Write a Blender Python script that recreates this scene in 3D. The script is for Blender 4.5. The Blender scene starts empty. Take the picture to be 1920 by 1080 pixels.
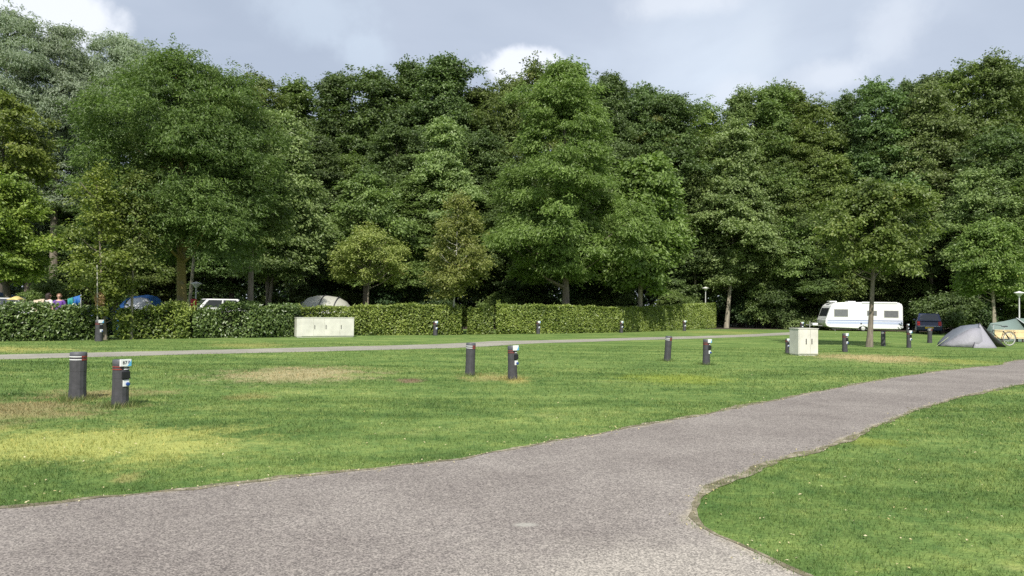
import bpy, math, random
import numpy as np
from mathutils import Vector, Matrix
R = math.radians
scene = bpy.context.scene
# ------------------------------------------------------------------ camera
FPX = 1400.0; CAMH = 1.6
PITCH = math.atan(36.5/FPX); ROLL = 0.012
cF = Vector((0, math.cos(PITCH), math.sin(PITCH)))
u0 = Vector((0, -math.sin(PITCH), math.cos(PITCH))); r0 = Vector((1, 0, 0))
cR = r0*math.cos(ROLL) + u0*math.sin(ROLL)
cU = -r0*math.sin(ROLL) + u0*math.cos(ROLL)
cam_d = bpy.data.cameras.new("camera"); cam = bpy.data.objects.new("camera", cam_d)
scene.collection.objects.link(cam)
cam_d.sensor_width = 36; cam_d.lens = FPX/1920*36; cam_d.clip_end = 3000; cam_d.clip_start = 0.05
m = Matrix((cR, cU, -cF)).transposed().to_4x4(); m.translation = (0, 0, CAMH)
cam.matrix_world = m
scene.camera = cam
# ------------------------------------------------------------------ light
SUN_TRAVEL = Vector((0.02, 1.0, -1.12)).normalized()
el = math.asin(-SUN_TRAVEL.z)
sd = bpy.data.lights.new("sun", 'SUN'); sd.energy = 4.9; sd.angle = R(0.6); sd.color = (1, 0.95, 0.87)
so = bpy.data.objects.new("sun", sd); scene.collection.objects.link(so)
so.rotation_euler = SUN_TRAVEL.to_track_quat('-Z', 'Y').to_euler(); so.location = (0, -20, 30)
scene.view_settings.view_transform = 'Standard'; scene.view_settings.look = 'None'
scene.view_settings.exposure = 0.22; scene.view_settings.gamma = 1.0
scene.cycles.max_bounces = 7; scene.cycles.diffuse_bounces = 3; scene.cycles.transparent_max_bounces = 8
scene.cycles.transmission_bounces = 4; scene.cycles.glossy_bounces = 3
scene.cycles.use_denoising = False

world = bpy.data.worlds.new("World"); scene.world = world; world.use_nodes = True
def build_world():
    nt = world.node_tree; N = nt.nodes; L = nt.links
    for n in list(N): N.remove(n)
    out = N.new('ShaderNodeOutputWorld'); bg = N.new('ShaderNodeBackground'); bg.inputs[1].default_value = 0.130
    sky = N.new('ShaderNodeTexSky'); sky.sky_type = 'NISHITA'; sky.sun_disc = False
    sky.sun_elevation = el; sky.sun_rotation = math.atan2(-SUN_TRAVEL.x, -SUN_TRAVEL.y)
    tc = N.new('ShaderNodeTexCoord')
    sep = N.new('ShaderNodeSeparateXYZ'); L.new(tc.outputs['Generated'], sep.inputs[0])
    def math_(op, a, b=None, c=None, clamp=False):
        n = N.new('ShaderNodeMath'); n.operation = op; n.use_clamp = clamp
        for i, v in enumerate((a, b, c)):
            if v is None: continue
            if isinstance(v, (int, float)): n.inputs[i].default_value = v
            else: L.new(v, n.inputs[i])
        return n.outputs[0]
    z = math_('MAXIMUM', sep.outputs['Z'], 0.0); zz = math_('ADD', z, 0.22)
    cx = math_('DIVIDE', sep.outputs['X'], zz); cy = math_('DIVIDE', sep.outputs['Y'], zz)
    cb = N.new('ShaderNodeCombineXYZ'); L.new(cx, cb.inputs[0]); L.new(cy, cb.inputs[1])
    n1 = N.new('ShaderNodeTexNoise'); n1.inputs['Scale'].default_value = 0.95; n1.inputs['Detail'].default_value = 6
    n1.inputs['Roughness'].default_value = 0.48; n1.inputs['Distortion'].default_value = 0.25
    mp = N.new('ShaderNodeMapping'); mp.inputs['Location'].default_value = (3.3, 1.7, 0); L.new(cb.outputs[0], mp.inputs[0]); L.new(mp.outputs[0], n1.inputs[0])
    ramp = N.new('ShaderNodeValToRGB'); e = ramp.color_ramp.elements
    e[0].position = 0.36; e[0].color = (3.35, 3.8, 4.6, 1); e[1].position = 0.66; e[1].color = (5.2, 5.75, 6.5, 1)
    e2 = ramp.color_ramp.elements.new(0.5); e2.color = (3.95, 4.4, 5.2, 1)
    L.new(n1.outputs[0], ramp.inputs[0])
    n2 = N.new('ShaderNodeTexNoise'); n2.inputs['Scale'].default_value = 11; n2.inputs['Detail'].default_value = 6; n2.inputs['Roughness'].default_value = 0.6
    L.new(tc.outputs['Generated'], n2.inputs[0])
    # brighter heaped clouds in a few directions
    col = ramp.outputs[0]
    def blob(px, py, rx, ry, amt, colr=(7.2, 7.5, 7.9, 1), soft=0.5):
        nonlocal col
        d = (cF*FPX + cR*(px-960) - cU*(py-540)).normalized()
        sub = N.new('ShaderNodeVectorMath'); sub.operation = 'SUBTRACT'; L.new(tc.outputs['Generated'], sub.inputs[0]); sub.inputs[1].default_value = d
        dv = N.new('ShaderNodeVectorMath'); dv.operation = 'DIVIDE'; L.new(sub.outputs[0], dv.inputs[0]); dv.inputs[1].default_value = (rx/FPX, 0.5, ry/FPX)
        ln = N.new('ShaderNodeVectorMath'); ln.operation = 'LENGTH'; L.new(dv.outputs[0], ln.inputs[0])
        a = math_('MULTIPLY_ADD', n2.outputs[0], 1.5, -0.75)
        s = math_('ADD', ln.outputs['Value'], a)
        mr = N.new('ShaderNodeMapRange'); mr.interpolation_type = 'SMOOTHSTEP'
        mr.inputs[1].default_value = 1.0; mr.inputs[2].default_value = 1.0-soft; mr.inputs[3].default_value = 0; mr.inputs[4].default_value = amt
        L.new(s, mr.inputs[0])
        mx = N.new('ShaderNodeMix'); mx.data_type = 'RGBA'; L.new(mr.outputs[0], mx.inputs[0]); L.new(col, mx.inputs[6]); mx.inputs[7].default_value = colr
        col = mx.outputs[2]
    blob(600, 30, 130, 70, 0.5, (4.9, 5.6, 6.4, 1), 0.7); blob(680, 95, 70, 40, 0.5, (4.9, 5.6, 6.4, 1), 0.6)
    blob(1300, 0, 150, 40, 0.7, (6.2, 6.5, 7.0, 1), soft=0.8)
    blob(1420, 90, 60, 120, 0.5, (5.4, 5.9, 6.5, 1), soft=0.9)
    blob(70, 15, 130, 70, 1.0, (6.9, 7.1, 7.5, 1))
    blob(985, 128, 100, 46, 1.0, (6.9, 7.1, 7.6, 1), 0.4)
    blob(1550, 145, 80, 40, 0.6, (6.2, 6.5, 7.0, 1), soft=0.7)
    blob(1380, 175, 60, 40, 0.5, (6.2, 6.5, 7.0, 1), soft=0.7)
    blob(1680, 50, 70, 90, 0.35, soft=0.8)
    mix = N.new('ShaderNodeMix'); mix.data_type = 'RGBA'; mix.inputs[0].default_value = 0.88
    L.new(sky.outputs[0], mix.inputs[6]); L.new(col, mix.inputs[7])
    L.new(mix.outputs[2], bg.inputs[0]); L.new(bg.outputs[0], out.inputs[0])
build_world()

# ------------------------------------------------------------------ pixel helpers (to place things on the ground plane)
def ray(px, py): return cF*FPX + cR*(px-960) - cU*(py-540)
def G(px, py, z=0.0):
    d = ray(px, py); t = (z-CAMH)/d.z
    return Vector((d.x*t, d.y*t, z))
def P(px, py, Y):
    d = ray(px, py); t = Y/d.y
    return Vector((d.x*t, Y, CAMH+d.z*t))
# ------------------------------------------------------------------ materials
MATS = {}
def newmat(name):
    mt = bpy.data.materials.new(name); mt.use_nodes = True
    return mt, mt.node_tree, mt.node_tree.nodes['Principled BSDF']
def plain(name, col, rough=0.6, metal=0.0, var=0.12, scale=6.0, spec=0.5, bump=0.0, bscale=40):
    if name in MATS: return MATS[name]
    mt, nt, b = newmat(name); N, L = nt.nodes, nt.links
    tc = N.new('ShaderNodeTexCoord'); nz = N.new('ShaderNodeTexNoise'); nz.inputs['Scale'].default_value = scale; nz.inputs['Detail'].default_value = 5
    L.new(tc.outputs['Object'], nz.inputs[0])
    mr = N.new('ShaderNodeMapRange'); mr.inputs[1].default_value = 0.3; mr.inputs[2].default_value = 0.7
    mr.inputs[3].default_value = 1-var; mr.inputs[4].default_value = 1+var; L.new(nz.outputs[0], mr.inputs[0])
    mx = N.new('ShaderNodeVectorMath'); mx.operation = 'SCALE'; mx.inputs[0].default_value = col; L.new(mr.outputs[0], mx.inputs['Scale'])
    L.new(mx.outputs[0], b.inputs['Base Color'])
    b.inputs['Roughness'].default_value = rough; b.inputs['Metallic'].default_value = metal; b.inputs['Specular IOR Level'].default_value = spec
    if bump:
        n3 = N.new('ShaderNodeTexNoise'); n3.inputs['Scale'].default_value = bscale; L.new(tc.outputs['Object'], n3.inputs[0])
        bp = N.new('ShaderNodeBump'); bp.inputs['Strength'].default_value = bump; bp.inputs['Distance'].default_value = 0.01
        L.new(n3.outputs[0], bp.inputs['Height']); L.new(bp.outputs[0], b.inputs['Normal'])
    MATS[name] = mt; return mt
def leafmat(name, c0, c1, trans=0.28, rough=0.45, spec=0.35, c2=None, vary=1.0):
    mt, nt, b = newmat(name); N, L = nt.nodes, nt.links
    at = N.new('ShaderNodeAttribute'); at.attribute_name = 'rnd'
    oi = N.new('ShaderNodeObjectInfo')
    rp = N.new('ShaderNodeValToRGB'); e = rp.color_ramp.elements
    e[0].position = 0.0; e[0].color = (*c0, 1); e[1].position = 0.85 if c2 else 1.0; e[1].color = (*c1, 1)
    if c2: x = e.new(0.97); x.color = (*c2, 1)
    L.new(at.outputs['Fac'], rp.inputs[0])
    hs = N.new('ShaderNodeHueSaturation')
    mr = N.new('ShaderNodeMapRange'); mr.inputs[3].default_value = 0.5-0.012*vary; mr.inputs[4].default_value = 0.5+0.007*vary; L.new(oi.outputs['Random'], mr.inputs[0]); L.new(mr.outputs[0], hs.inputs['Hue'])
    mr2 = N.new('ShaderNodeMapRange'); mr2.inputs[3].default_value = 1-0.2*vary; mr2.inputs[4].default_value = 1+0.3*vary; L.new(oi.outputs['Random'], mr2.inputs[0]); L.new(mr2.outputs[0], hs.inputs['Value'])
    L.new(rp.outputs[0], hs.inputs['Color']); L.new(hs.outputs[0], b.inputs['Base Color'])
    b.inputs['Roughness'].default_value = rough; b.inputs['Specular IOR Level'].default_value = spec
    tr = N.new('ShaderNodeBsdfTranslucent'); g = N.new('ShaderNodeVectorMath'); g.operation = 'MULTIPLY'; g.inputs[1].default_value = (1.3, 1.5, 0.6)
    L.new(hs.outputs[0], g.inputs[0]); L.new(g.outputs[0], tr.inputs[0])
    ms = N.new('ShaderNodeMixShader'); ms.inputs[0].default_value = trans
    L.new(b.outputs[0], ms.inputs[1]); L.new(tr.outputs[0], ms.inputs[2])
    L.new(ms.outputs[0], N['Material Output'].inputs[0])
    MATS[name] = mt; return mt
LEAF = {
 'dark':   leafmat('leaf_dark', (0.040, 0.068, 0.024), (0.161, 0.232, 0.074)),
 'mid':    leafmat('leaf_mid', (0.053, 0.086, 0.026), (0.206, 0.277, 0.078)),
 'bright': leafmat('leaf_bright', (0.071, 0.118, 0.028), (0.240, 0.340, 0.092), trans=0.32),
 'ash':    leafmat('leaf_ash', (0.044, 0.076, 0.020), (0.156, 0.215, 0.058), trans=0.3),
 'willow': leafmat('leaf_willow', (0.144, 0.185, 0.118), (0.367, 0.436, 0.308), rough=0.5),
 'pale':   leafmat('leaf_pale', (0.083, 0.122, 0.042), (0.278, 0.351, 0.129)),
 'olive':  leafmat('leaf_olive', (0.056, 0.094, 0.024), (0.201, 0.272, 0.067), c2=(0.28, 0.28, 0.08)),
 'yellow': leafmat('leaf_yellow', (0.071, 0.118, 0.022), (0.251, 0.323, 0.062), c2=(0.36, 0.34, 0.08)),
 'brown':  leafmat('leaf_brown', (0.088, 0.115, 0.026), (0.270, 0.300, 0.082), c2=(0.24, 0.15, 0.08)),
 'withered': leafmat('leaf_withered', (0.30, 0.20, 0.10), (0.48, 0.34, 0.18)),
 'laurel': leafmat('leaf_laurel', (0.061, 0.110, 0.020), (0.307, 0.373, 0.082), rough=0.42, spec=0.5, trans=0.22, c2=(0.34, 0.38, 0.12), vary=0.15),
 'laurel_dark': leafmat('leaf_laurel_dark', (0.046, 0.090, 0.024), (0.177, 0.247, 0.070), rough=0.38, spec=0.6, trans=0.2, c2=(0.26, 0.30, 0.10), vary=0.15),
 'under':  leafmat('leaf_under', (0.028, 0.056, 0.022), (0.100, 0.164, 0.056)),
 'litter': leafmat('leaf_litter', (0.45, 0.38, 0.16), (0.6, 0.55, 0.35), trans=0.05),
}
def barkmat(name, c, moss=None):
    mt, nt, b = newmat(name); N, L = nt.nodes, nt.links
    tc = N.new('ShaderNodeTexCoord'); mp = N.new('ShaderNodeMapping'); mp.inputs['Scale'].default_value = (9, 9, 1.5); L.new(tc.outputs['Object'], mp.inputs[0])
    nz = N.new('ShaderNodeTexNoise'); nz.inputs['Scale'].default_value = 1.5; nz.inputs['Detail'].default_value = 6; L.new(mp.outputs[0], nz.inputs[0])
    rp = N.new('ShaderNodeValToRGB'); e = rp.color_ramp.elements; e[0].position = 0.3; e[1].position = 0.7
    e[0].color = (*[x*0.55 for x in c], 1); e[1].color = (*[x*1.3 for x in c], 1); L.new(nz.outputs[0], rp.inputs[0])
    colo = rp.outputs[0]
    if moss:
        n2 = N.new('ShaderNodeTexNoise'); n2.inputs['Scale'].default_value = 1.6; n2.inputs['Detail'].default_value = 5; L.new(tc.outputs['Object'], n2.inputs[0])
        mr = N.new('ShaderNodeMapRange'); mr.inputs[1].default_value = 0.38; mr.inputs[2].default_value = 0.5; L.new(n2.outputs[0], mr.inputs[0])
        mx = N.new('ShaderNodeMix'); mx.data_type = 'RGBA'; L.new(mr.outputs[0], mx.inputs[0]); L.new(colo, mx.inputs[6]); mx.inputs[7].default_value = (*moss, 1); colo = mx.outputs[2]
    L.new(colo, b.inputs['Base Color']); b.inputs['Roughness'].default_value = 0.9
    bp = N.new('ShaderNodeBump'); bp.inputs['Strength'].default_value = 0.5; bp.inputs['Distance'].default_value = 0.03; L.new(nz.outputs[0], bp.inputs['Height']); L.new(bp.outputs[0], b.inputs['Normal'])
    MATS[name] = mt; return mt
BARK = {'grey': barkmat('bark_grey', (0.20, 0.17, 0.13)), 'dark': barkmat('bark_dark', (0.10, 0.085, 0.065)),
        'moss': barkmat('bark_moss', (0.19, 0.17, 0.12), (0.23, 0.185, 0.065)), 'birch': barkmat('bark_birch', (0.55, 0.53, 0.46)), 'pale': barkmat('bark_pale', (0.30, 0.27, 0.20))}

# ------------------------------------------------------------------ object helpers
def link(o, parent=None):
    scene.collection.objects.link(o)
    if parent is not None: o.parent = parent
    return o
def tag(o, label=None, cat=None, group=None, kind=None):
    if label: o['label'] = label
    if cat: o['category'] = cat
    if group: o['group'] = group
    if kind: o['kind'] = kind
    return o
def empty(name, loc, rz=0.0, label=None, cat=None, group=None):
    o = bpy.data.objects.new(name, None); link(o); o.location = loc; o.rotation_euler = (0, 0, rz); o.empty_display_size = 0.2
    return tag(o, label, cat, group)
def mesh_np(name, V, F, mat, parent=None, rnd=None, smooth=False):
    """V (n,3) float, F (m,k) int of equal sized faces."""
    me = bpy.data.meshes.new(name); V = np.asarray(V, dtype=np.float32); F = np.asarray(F, dtype=np.int32)
    me.vertices.add(len(V)); me.vertices.foreach_set('co', V.ravel())
    k = F.shape[1]; me.loops.add(F.size); me.loops.foreach_set('vertex_index', F.ravel())
    me.polygons.add(len(F)); me.polygons.foreach_set('loop_start', np.arange(0, F.size, k, dtype=np.int32))
    me.polygons.foreach_set('use_smooth', np.full(len(F), smooth))
    if rnd is not None:
        a = me.attributes.new('rnd', 'FLOAT', 'FACE'); a.data.foreach_set('value', np.asarray(rnd, dtype=np.float32))
    me.materials.append(mat); me.update(calc_edges=True); me.validate()
    o = bpy.data.objects.new(name, me); link(o, parent); return o
class MB:
    def __init__(s): s.v = []; s.f = []
    def add(s, vs, fs):
        n = len(s.v); s.v += [tuple(v) for v in vs]; s.f += [tuple(i+n for i in f) for f in fs]; return s
    def box(s, x0, x1, y0, y1, z0, z1):
        return s.add([(x0,y0,z0),(x1,y0,z0),(x1,y1,z0),(x0,y1,z0),(x0,y0,z1),(x1,y0,z1),(x1,y1,z1),(x0,y1,z1)],
                     [(0,3,2,1),(4,5,6,7),(0,1,5,4),(1,2,6,5),(2,3,7,6),(3,0,4,7)])
    def tube(s, pts, rad, n=8, cap=True):
        pts = [Vector(p) for p in pts]; rad = rad if isinstance(rad, (list, tuple)) else [rad]*len(pts)
        vs = []; prev = None
        for i, p in enumerate(pts):
            d = (pts[min(i+1, len(pts)-1)]-pts[max(i-1, 0)]).normalized()
            if prev is None:
                a = Vector((0, 0, 1)) if abs(d.z) < 0.9 else Vector((1, 0, 0)); e1 = d.cross(a).normalized()
            else: e1 = (prev - d*prev.dot(d)).normalized()
            prev = e1; e2 = d.cross(e1)
            for k in range(n):
                t = 2*math.pi*k/n; vs.append(p + (e1*math.cos(t)+e2*math.sin(t))*rad[i])
        fs = []
        for i in range(len(pts)-1):
            for k in range(n):
                a = i*n+k; b = i*n+(k+1) % n; fs.append((a, b, b+n, a+n))
        if cap: fs.append(tuple(range(n))[::-1]); fs.append(tuple((len(pts)-1)*n+k for k in range(n)))
        return s.add(vs, fs)
    def lathe(s, prof, n=24, c=(0, 0, 0), a0=0, a1=2*math.pi):
        full = abs(a1-a0-2*math.pi) < 1e-6; m_ = n if full else n+1
        vs = []
        for r_, z in prof:
            for k in range(m_):
                t = a0+(a1-a0)*k/n; vs.append((c[0]+r_*math.cos(t), c[1]+r_*math.sin(t), c[2]+z))
        fs = []
        for i in range(len(prof)-1):
            for k in range(n):
                a = i*m_+k; b = i*m_+(k+1) % m_; fs.append((a, b, b+m_, a+m_))
        if full: fs.append(tuple(range(m_))[::-1]); fs.append(tuple((len(prof)-1)*m_+k for k in range(m_)))
        return s.add(vs, fs)
    def torus(s, c, R_, r_, axis='y', n=32, k=8):
        vs = []; fs = []
        for i in range(n):
            t = 2*math.pi*i/n
            for j in range(k):
                q = 2*math.pi*j/k; rr = R_+r_*math.cos(q); o = r_*math.sin(q)
                vs.append((c[0]+rr*math.cos(t), c[1]+o, c[2]+rr*math.sin(t)) if axis == 'y' else (c[0]+o, c[1]+rr*math.cos(t), c[2]+rr*math.sin(t)))
        for i in range(n):
            for j in range(k):
                fs.append((i*k+j, i*k+(j+1) % k, ((i+1) % n)*k+(j+1) % k, ((i+1) % n)*k+j))
        return s.add(vs, fs)
    def prism(s, poly, y0, y1):
        """poly: list of (x,z) counter-clockwise; extruded along y"""
        n = len(poly)
        return s.add([(x, y0, z) for x, z in poly]+[(x, y1, z) for x, z in poly],
                     [tuple(range(n)), tuple(range(2*n-1, n-1, -1))]+[(i, i+n, (i+1) % n+n, (i+1) % n) for i in range(n)])
    def sheet(s, quad, th=0.004):
        """thin slab of four points, thickness along its normal"""
        q = [Vector(p) for p in quad]; nrm = (q[1]-q[0]).cross(q[3]-q[0]).normalized()*th
        return s.add([*q, *[p+nrm for p in q]], [(3,2,1,0),(4,5,6,7),(0,1,5,4),(1,2,6,5),(2,3,7,6),(3,0,4,7)])
    def build(s, name, mat, parent=None, smooth=False, bevel=0, seg=2):
        me = bpy.data.meshes.new(name); me.from_pydata(s.v, [], s.f); me.validate()
        import bmesh
        bm = bmesh.new(); bm.from_mesh(me); bmesh.ops.recalc_face_normals(bm, faces=bm.faces); bm.to_mesh(me); bm.free()
        me.materials.append(mat)
        if smooth:
            for p_ in me.polygons: p_.use_smooth = True
            try: me.set_sharp_from_angle(angle=R(40))
            except Exception: pass
        o = bpy.data.objects.new(name, me); link(o, parent)
        if bevel:
            md = o.modifiers.new('bevel', 'BEVEL'); md.width = bevel; md.segments = seg; md.limit_method = 'ANGLE'; md.angle_limit = R(35)
        return o
def copy_tree(o, parent=None):
    c = o.copy(); link(c)
    if parent is not None: c.parent = parent; c.matrix_parent_inverse = o.matrix_parent_inverse
    for ch in o.children: copy_tree(ch, c)
    return c

# ------------------------------------------------------------------ paths and ground
NEAR_UP = [(-700, 985), (-300, 972), (0, 955), (150, 936), (300, 922), (400, 912), (470, 906), (560, 896), (640, 886), (750, 873), (860, 860), (930, 848), (1000, 835), (1150, 808), (1300, 781),
           (1450, 751), (1600, 722), (1700, 705), (1800, 692), (1882, 683.5), (1888, 679), (1925, 674.5), (2200, 655)]
NEAR_LO = [(2400, 668), (2150, 690), (1920, 720), (1860, 732), (1800, 745), (1750, 759), (1700, 776), (1650, 796), (1600, 819), (1540, 840), (1480, 858), (1430, 874), (1390, 888), (1350, 903), (1325, 918), (1308, 936),
           (1302, 955), (1304, 970), (1318, 988), (1345, 1004), (1380, 1020), (1440, 1048), (1510, 1082), (1700, 1180), (2100, 1420)]
def smooth_line(pts, step=0.12):
    P_ = [G(*p).xy for p in pts]; out = []
    n = len(P_)
    for i in range(n-1):
        p0 = P_[max(i-1, 0)]; p1 = P_[i]; p2 = P_[i+1]; p3 = P_[min(i+2, n-1)]
        L_ = (p2-p1).length; st = max(step, min(1.5, p1.length*0.012)); k = max(1, int(L_/st))
        for j in range(k):
            t = j/k
            # centripetal-ish: damped catmull-rom
            m1 = (p2-p0)*0.5; m2 = (p3-p1)*0.5
            if m1.length > L_: m1 = m1.normalized()*L_
            if m2.length > L_: m2 = m2.normalized()*L_
            h = (2*t**3-3*t**2+1)*p1+(t**3-2*t**2+t)*m1+(-2*t**3+3*t**2)*p2+(t**3-t**2)*m2
            out.append(h)
    out.append(P_[-1]); return out
rngE = random.Random(5)
def jit(line, amp):
    out = []; ph = [rngE.uniform(0, 6) for _ in range(4)]; s = 0
    for i, p in enumerate(line):
        a = line[max(i-1, 0)]; b = line[min(i+1, len(line)-1)]; t = (b-a).normalized(); nn = Vector((-t.y, t.x)); s += (p-a).length if i else 0
        w = 0.5*math.sin(s*2.3+ph[0])+0.35*math.sin(s*5.1+ph[1])+0.3*math.sin(s*11.7+ph[2])+rngE.uniform(-0.4, 0.4)
        out.append(p+nn*w*amp)
    return out
up = jit(smooth_line(NEAR_UP), 0.035); lo = jit(smooth_line(NEAR_LO), 0.03)
behind = [Vector((9, -6)), Vector((-30, -6)), Vector((-30, 3.6))]
near_poly = up+lo+behind
ROADZ = 0.004
def inward(poly, dist):
    n = len(poly); out = []
    area = sum(poly[i].x*poly[(i+1) % n].y-poly[(i+1) % n].x*poly[i].y for i in range(n)); sg = 1 if area > 0 else -1
    for i, p in enumerate(poly):
        a = poly[(i-4) % n]; b = poly[(i+4) % n]; t = (b-a).normalized(); out.append(p+Vector((-t.y, t.x))*sg*dist)
    return out
FARP = [(-500, 687, 673.5), (-200, 679, 668.5), (0, 674, 665), (200, 669, 660.5), (380, 664, 656.5), (520, 661, 653), (640, 658, 650), (760, 655, 647), (860, 652, 643.5), (930, 648.5, 639.5), (1000, 644, 638.5), (1100, 641, 636), (1200, 637.5, 632.8), (1300, 635, 630.5), (1400, 631.5, 627), (1470, 628.5, 623.5), (1530, 626.5, 621.5)]
def asphalt(name, base, dark, edgecol):
    mt, nt, b = newmat(name); N, L = nt.nodes, nt.links
    tc = N.new('ShaderNodeTexCoord'); C_ = tc.outputs['Object']
    def noise(sc, det=2, ro=0.5):
        n = N.new('ShaderNodeTexNoise'); n.inputs['Scale'].default_value = sc; n.inputs['Detail'].default_value = det; n.inputs['Roughness'].default_value = ro; L.new(C_, n.inputs[0]); return n.outputs[0]
    def ramp(v, a, b_, pa, pb):
        r = N.new('ShaderNodeValToRGB'); r.color_ramp.elements[0].position = pa; r.color_ramp.elements[1].position = pb
        r.color_ramp.elements[0].color = (*a, 1); r.color_ramp.elements[1].color = (*b_, 1); L.new(v, r.inputs[0]); return r.outputs[0]
    def mix(f, a, b_, typ='MIX'):
        m_ = N.new('ShaderNodeMix'); m_.data_type = 'RGBA'; m_.blend_type = typ
        if isinstance(f, float): m_.inputs[0].default_value = f
        else: L.new(f, m_.inputs[0])
        for s, i in ((a, 6), (b_, 7)):
            if isinstance(s, tuple): m_.inputs[i].default_value = (*s, 1)
            else: L.new(s, m_.inputs[i])
        return m_.outputs[2]
    big = ramp(noise(0.55, 6, 0.66), base, dark, 0.36, 0.62)
    vo = N.new('ShaderNodeTexVoronoi'); vo.inputs['Scale'].default_value = 105; L.new(C_, vo.inputs[0])
    st = N.new('ShaderNodeSeparateColor'); L.new(vo.outputs['Color'], st.inputs[0])
    chips = ramp(st.outputs[0], (0.58, 0.58, 0.58), (1.60, 1.60, 1.57), 0.12, 1.0) if name == 'asphalt_near' else ramp(st.outputs[0], (0.9, 0.9, 0.9), (1.1, 1.1, 1.1), 0.0, 1.0)
    vo2 = N.new('ShaderNodeTexVoronoi'); vo2.inputs['Scale'].default_value = 28; L.new(C_, vo2.inputs[0])
    st2 = N.new('ShaderNodeSeparateColor'); L.new(vo2.outputs['Color'], st2.inputs[0])
    mid = ramp(st2.outputs[0], (0.92, 0.91, 0.91), (1.10, 1.10, 1.08), 0.0, 1.0)
    c = mix(1.0, big, chips, 'MULTIPLY')
    if name == 'asphalt_near': c = mix(1.0, c, mid, 'MULTIPLY')
    # pale worn / sandy areas
    pw = G(1240, 1050); 
    def ell(cx, cy, rx, ry, rot=0.0, amp=0.9):
        mp = N.new('ShaderNodeMapping'); mp.vector_type = 'TEXTURE'; mp.inputs['Location'].default_value = (cx, cy, 0); mp.inputs['Rotation'].default_value = (0, 0, rot); mp.inputs['Scale'].default_value = (rx, ry, 1)
        L.new(C_, mp.inputs[0]); ln = N.new('ShaderNodeVectorMath'); ln.operation = 'LENGTH'; L.new(mp.outputs[0], ln.inputs[0])
        nn = noise(1.7, 5, 0.65); ad = N.new('ShaderNodeMath'); ad.operation = 'MULTIPLY_ADD'; L.new(nn, ad.inputs[0]); ad.inputs[1].default_value = 1.2; L.new(ln.outputs['Value'], ad.inputs[2])
        mr = N.new('ShaderNodeMapRange'); mr.interpolation_type = 'SMOOTHSTEP'; mr.inputs[1].default_value = 1.9; mr.inputs[2].default_value = 1.1; mr.inputs[3].default_value = 0; mr.inputs[4].default_value = amp
        L.new(ad.outputs[0], mr.inputs[0]); return mr.outputs[0]
    sandy = mix(1.0, (0.37, 0.34, 0.295), chips, 'MULTIPLY')
    if name == 'asphalt_near':
        c = mix(ell(pw.x-0.05, pw.y-0.5, 1.3, 0.9, 0.5, 0.6), c, sandy)
        q = G(985, 985); c = mix(ell(q.x, q.y, 0.10, 0.06, 0.1, 0.6), c, (0.40, 0.39, 0.34))
    ea = N.new('ShaderNodeAttribute'); ea.attribute_name = 'edge'
    n1 = noise(2.2, 6, 0.7)
    ad = N.new('ShaderNodeMath'); ad.operation = 'MULTIPLY_ADD'; L.new(n1, ad.inputs[0]); ad.inputs[1].default_value = 1.6; L.new(ea.outputs['Fac'], ad.inputs[2])
    mr = N.new('ShaderNodeMapRange'); mr.interpolation_type = 'SMOOTHSTEP'; mr.inputs[1].default_value = 1.45; mr.inputs[2].default_value = 1.95; L.new(ad.outputs[0], mr.inputs[0])
    es = mix(1.0, edgecol, chips, 'MULTIPLY'); es = mix(0.5, es, edgecol)
    c = mix(mr.outputs[0], c, es)
    L.new(c, b.inputs['Base Color']); b.inputs['Roughness'].default_value = 0.9; b.inputs['Specular IOR Level'].default_value = 0.25
    bp = N.new('ShaderNodeBump'); bp.inputs['Strength'].default_value = 0.5; bp.inputs['Distance'].default_value = 0.006
    L.new(st.outputs[0], bp.inputs['Height']); L.new(bp.outputs[0], b.inputs['Normal'])
    return mt
M_NEAR = asphalt('asphalt_near', (0.246, 0.222, 0.203), (0.184, 0.163, 0.150), (0.35, 0.31, 0.24))
M_FAR = asphalt('asphalt_far', (0.33, 0.315, 0.26), (0.25, 0.235, 0.20), (0.33, 0.32, 0.22))
def flat_mesh(name, outer, inner, z, mat):
    from mathutils.geometry import tessellate_polygon
    n = len(outer); V = [(p.x, p.y, z) for p in outer]+[(p.x, p.y, z) for p in inner]
    F = [(i, (i+1) % n, (i+1) % n+n, i+n) for i in range(n)]
    for t in tessellate_polygon([[Vector((p.x, p.y, 0)) for p in inner]]): F.append(tuple(i+n for i in t))
    me = bpy.data.meshes.new(name); me.from_pydata(V, [], F)
    a = me.attributes.new('edge', 'FLOAT', 'POINT'); a.data.foreach_set('value', np.array([1.0]*n+[0.0]*n, dtype=np.float32))
    import bmesh
    bm = bmesh.new(); bm.from_mesh(me)
    for f in bm.faces:
        f.normal_update()
        if f.normal.z < 0: f.normal_flip()
    bm.to_mesh(me); bm.free(); me.materials.append(mat)
    o = bpy.data.objects.new(name, me); link(o); return o
NPOLY_N = len(up)+len(lo)
near = flat_mesh('road', near_poly, inward(near_poly, 0.32), ROADZ, M_NEAR); tag(near, 'reddish grey asphalt path with a grassy corner at its fork', kind='structure')
fl = jit(smooth_line([(a, b) for a, b, c in FARP], 0.5), 0.06); fu = jit(smooth_line([(a, c) for a, b, c in FARP], 0.5), 0.06)
far_poly = fl+fu[::-1]
far = flat_mesh('path', far_poly, inward(far_poly, 0.18), ROADZ, M_FAR); tag(far, 'pale straight path running in front of the laurel hedges', kind='structure')
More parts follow.
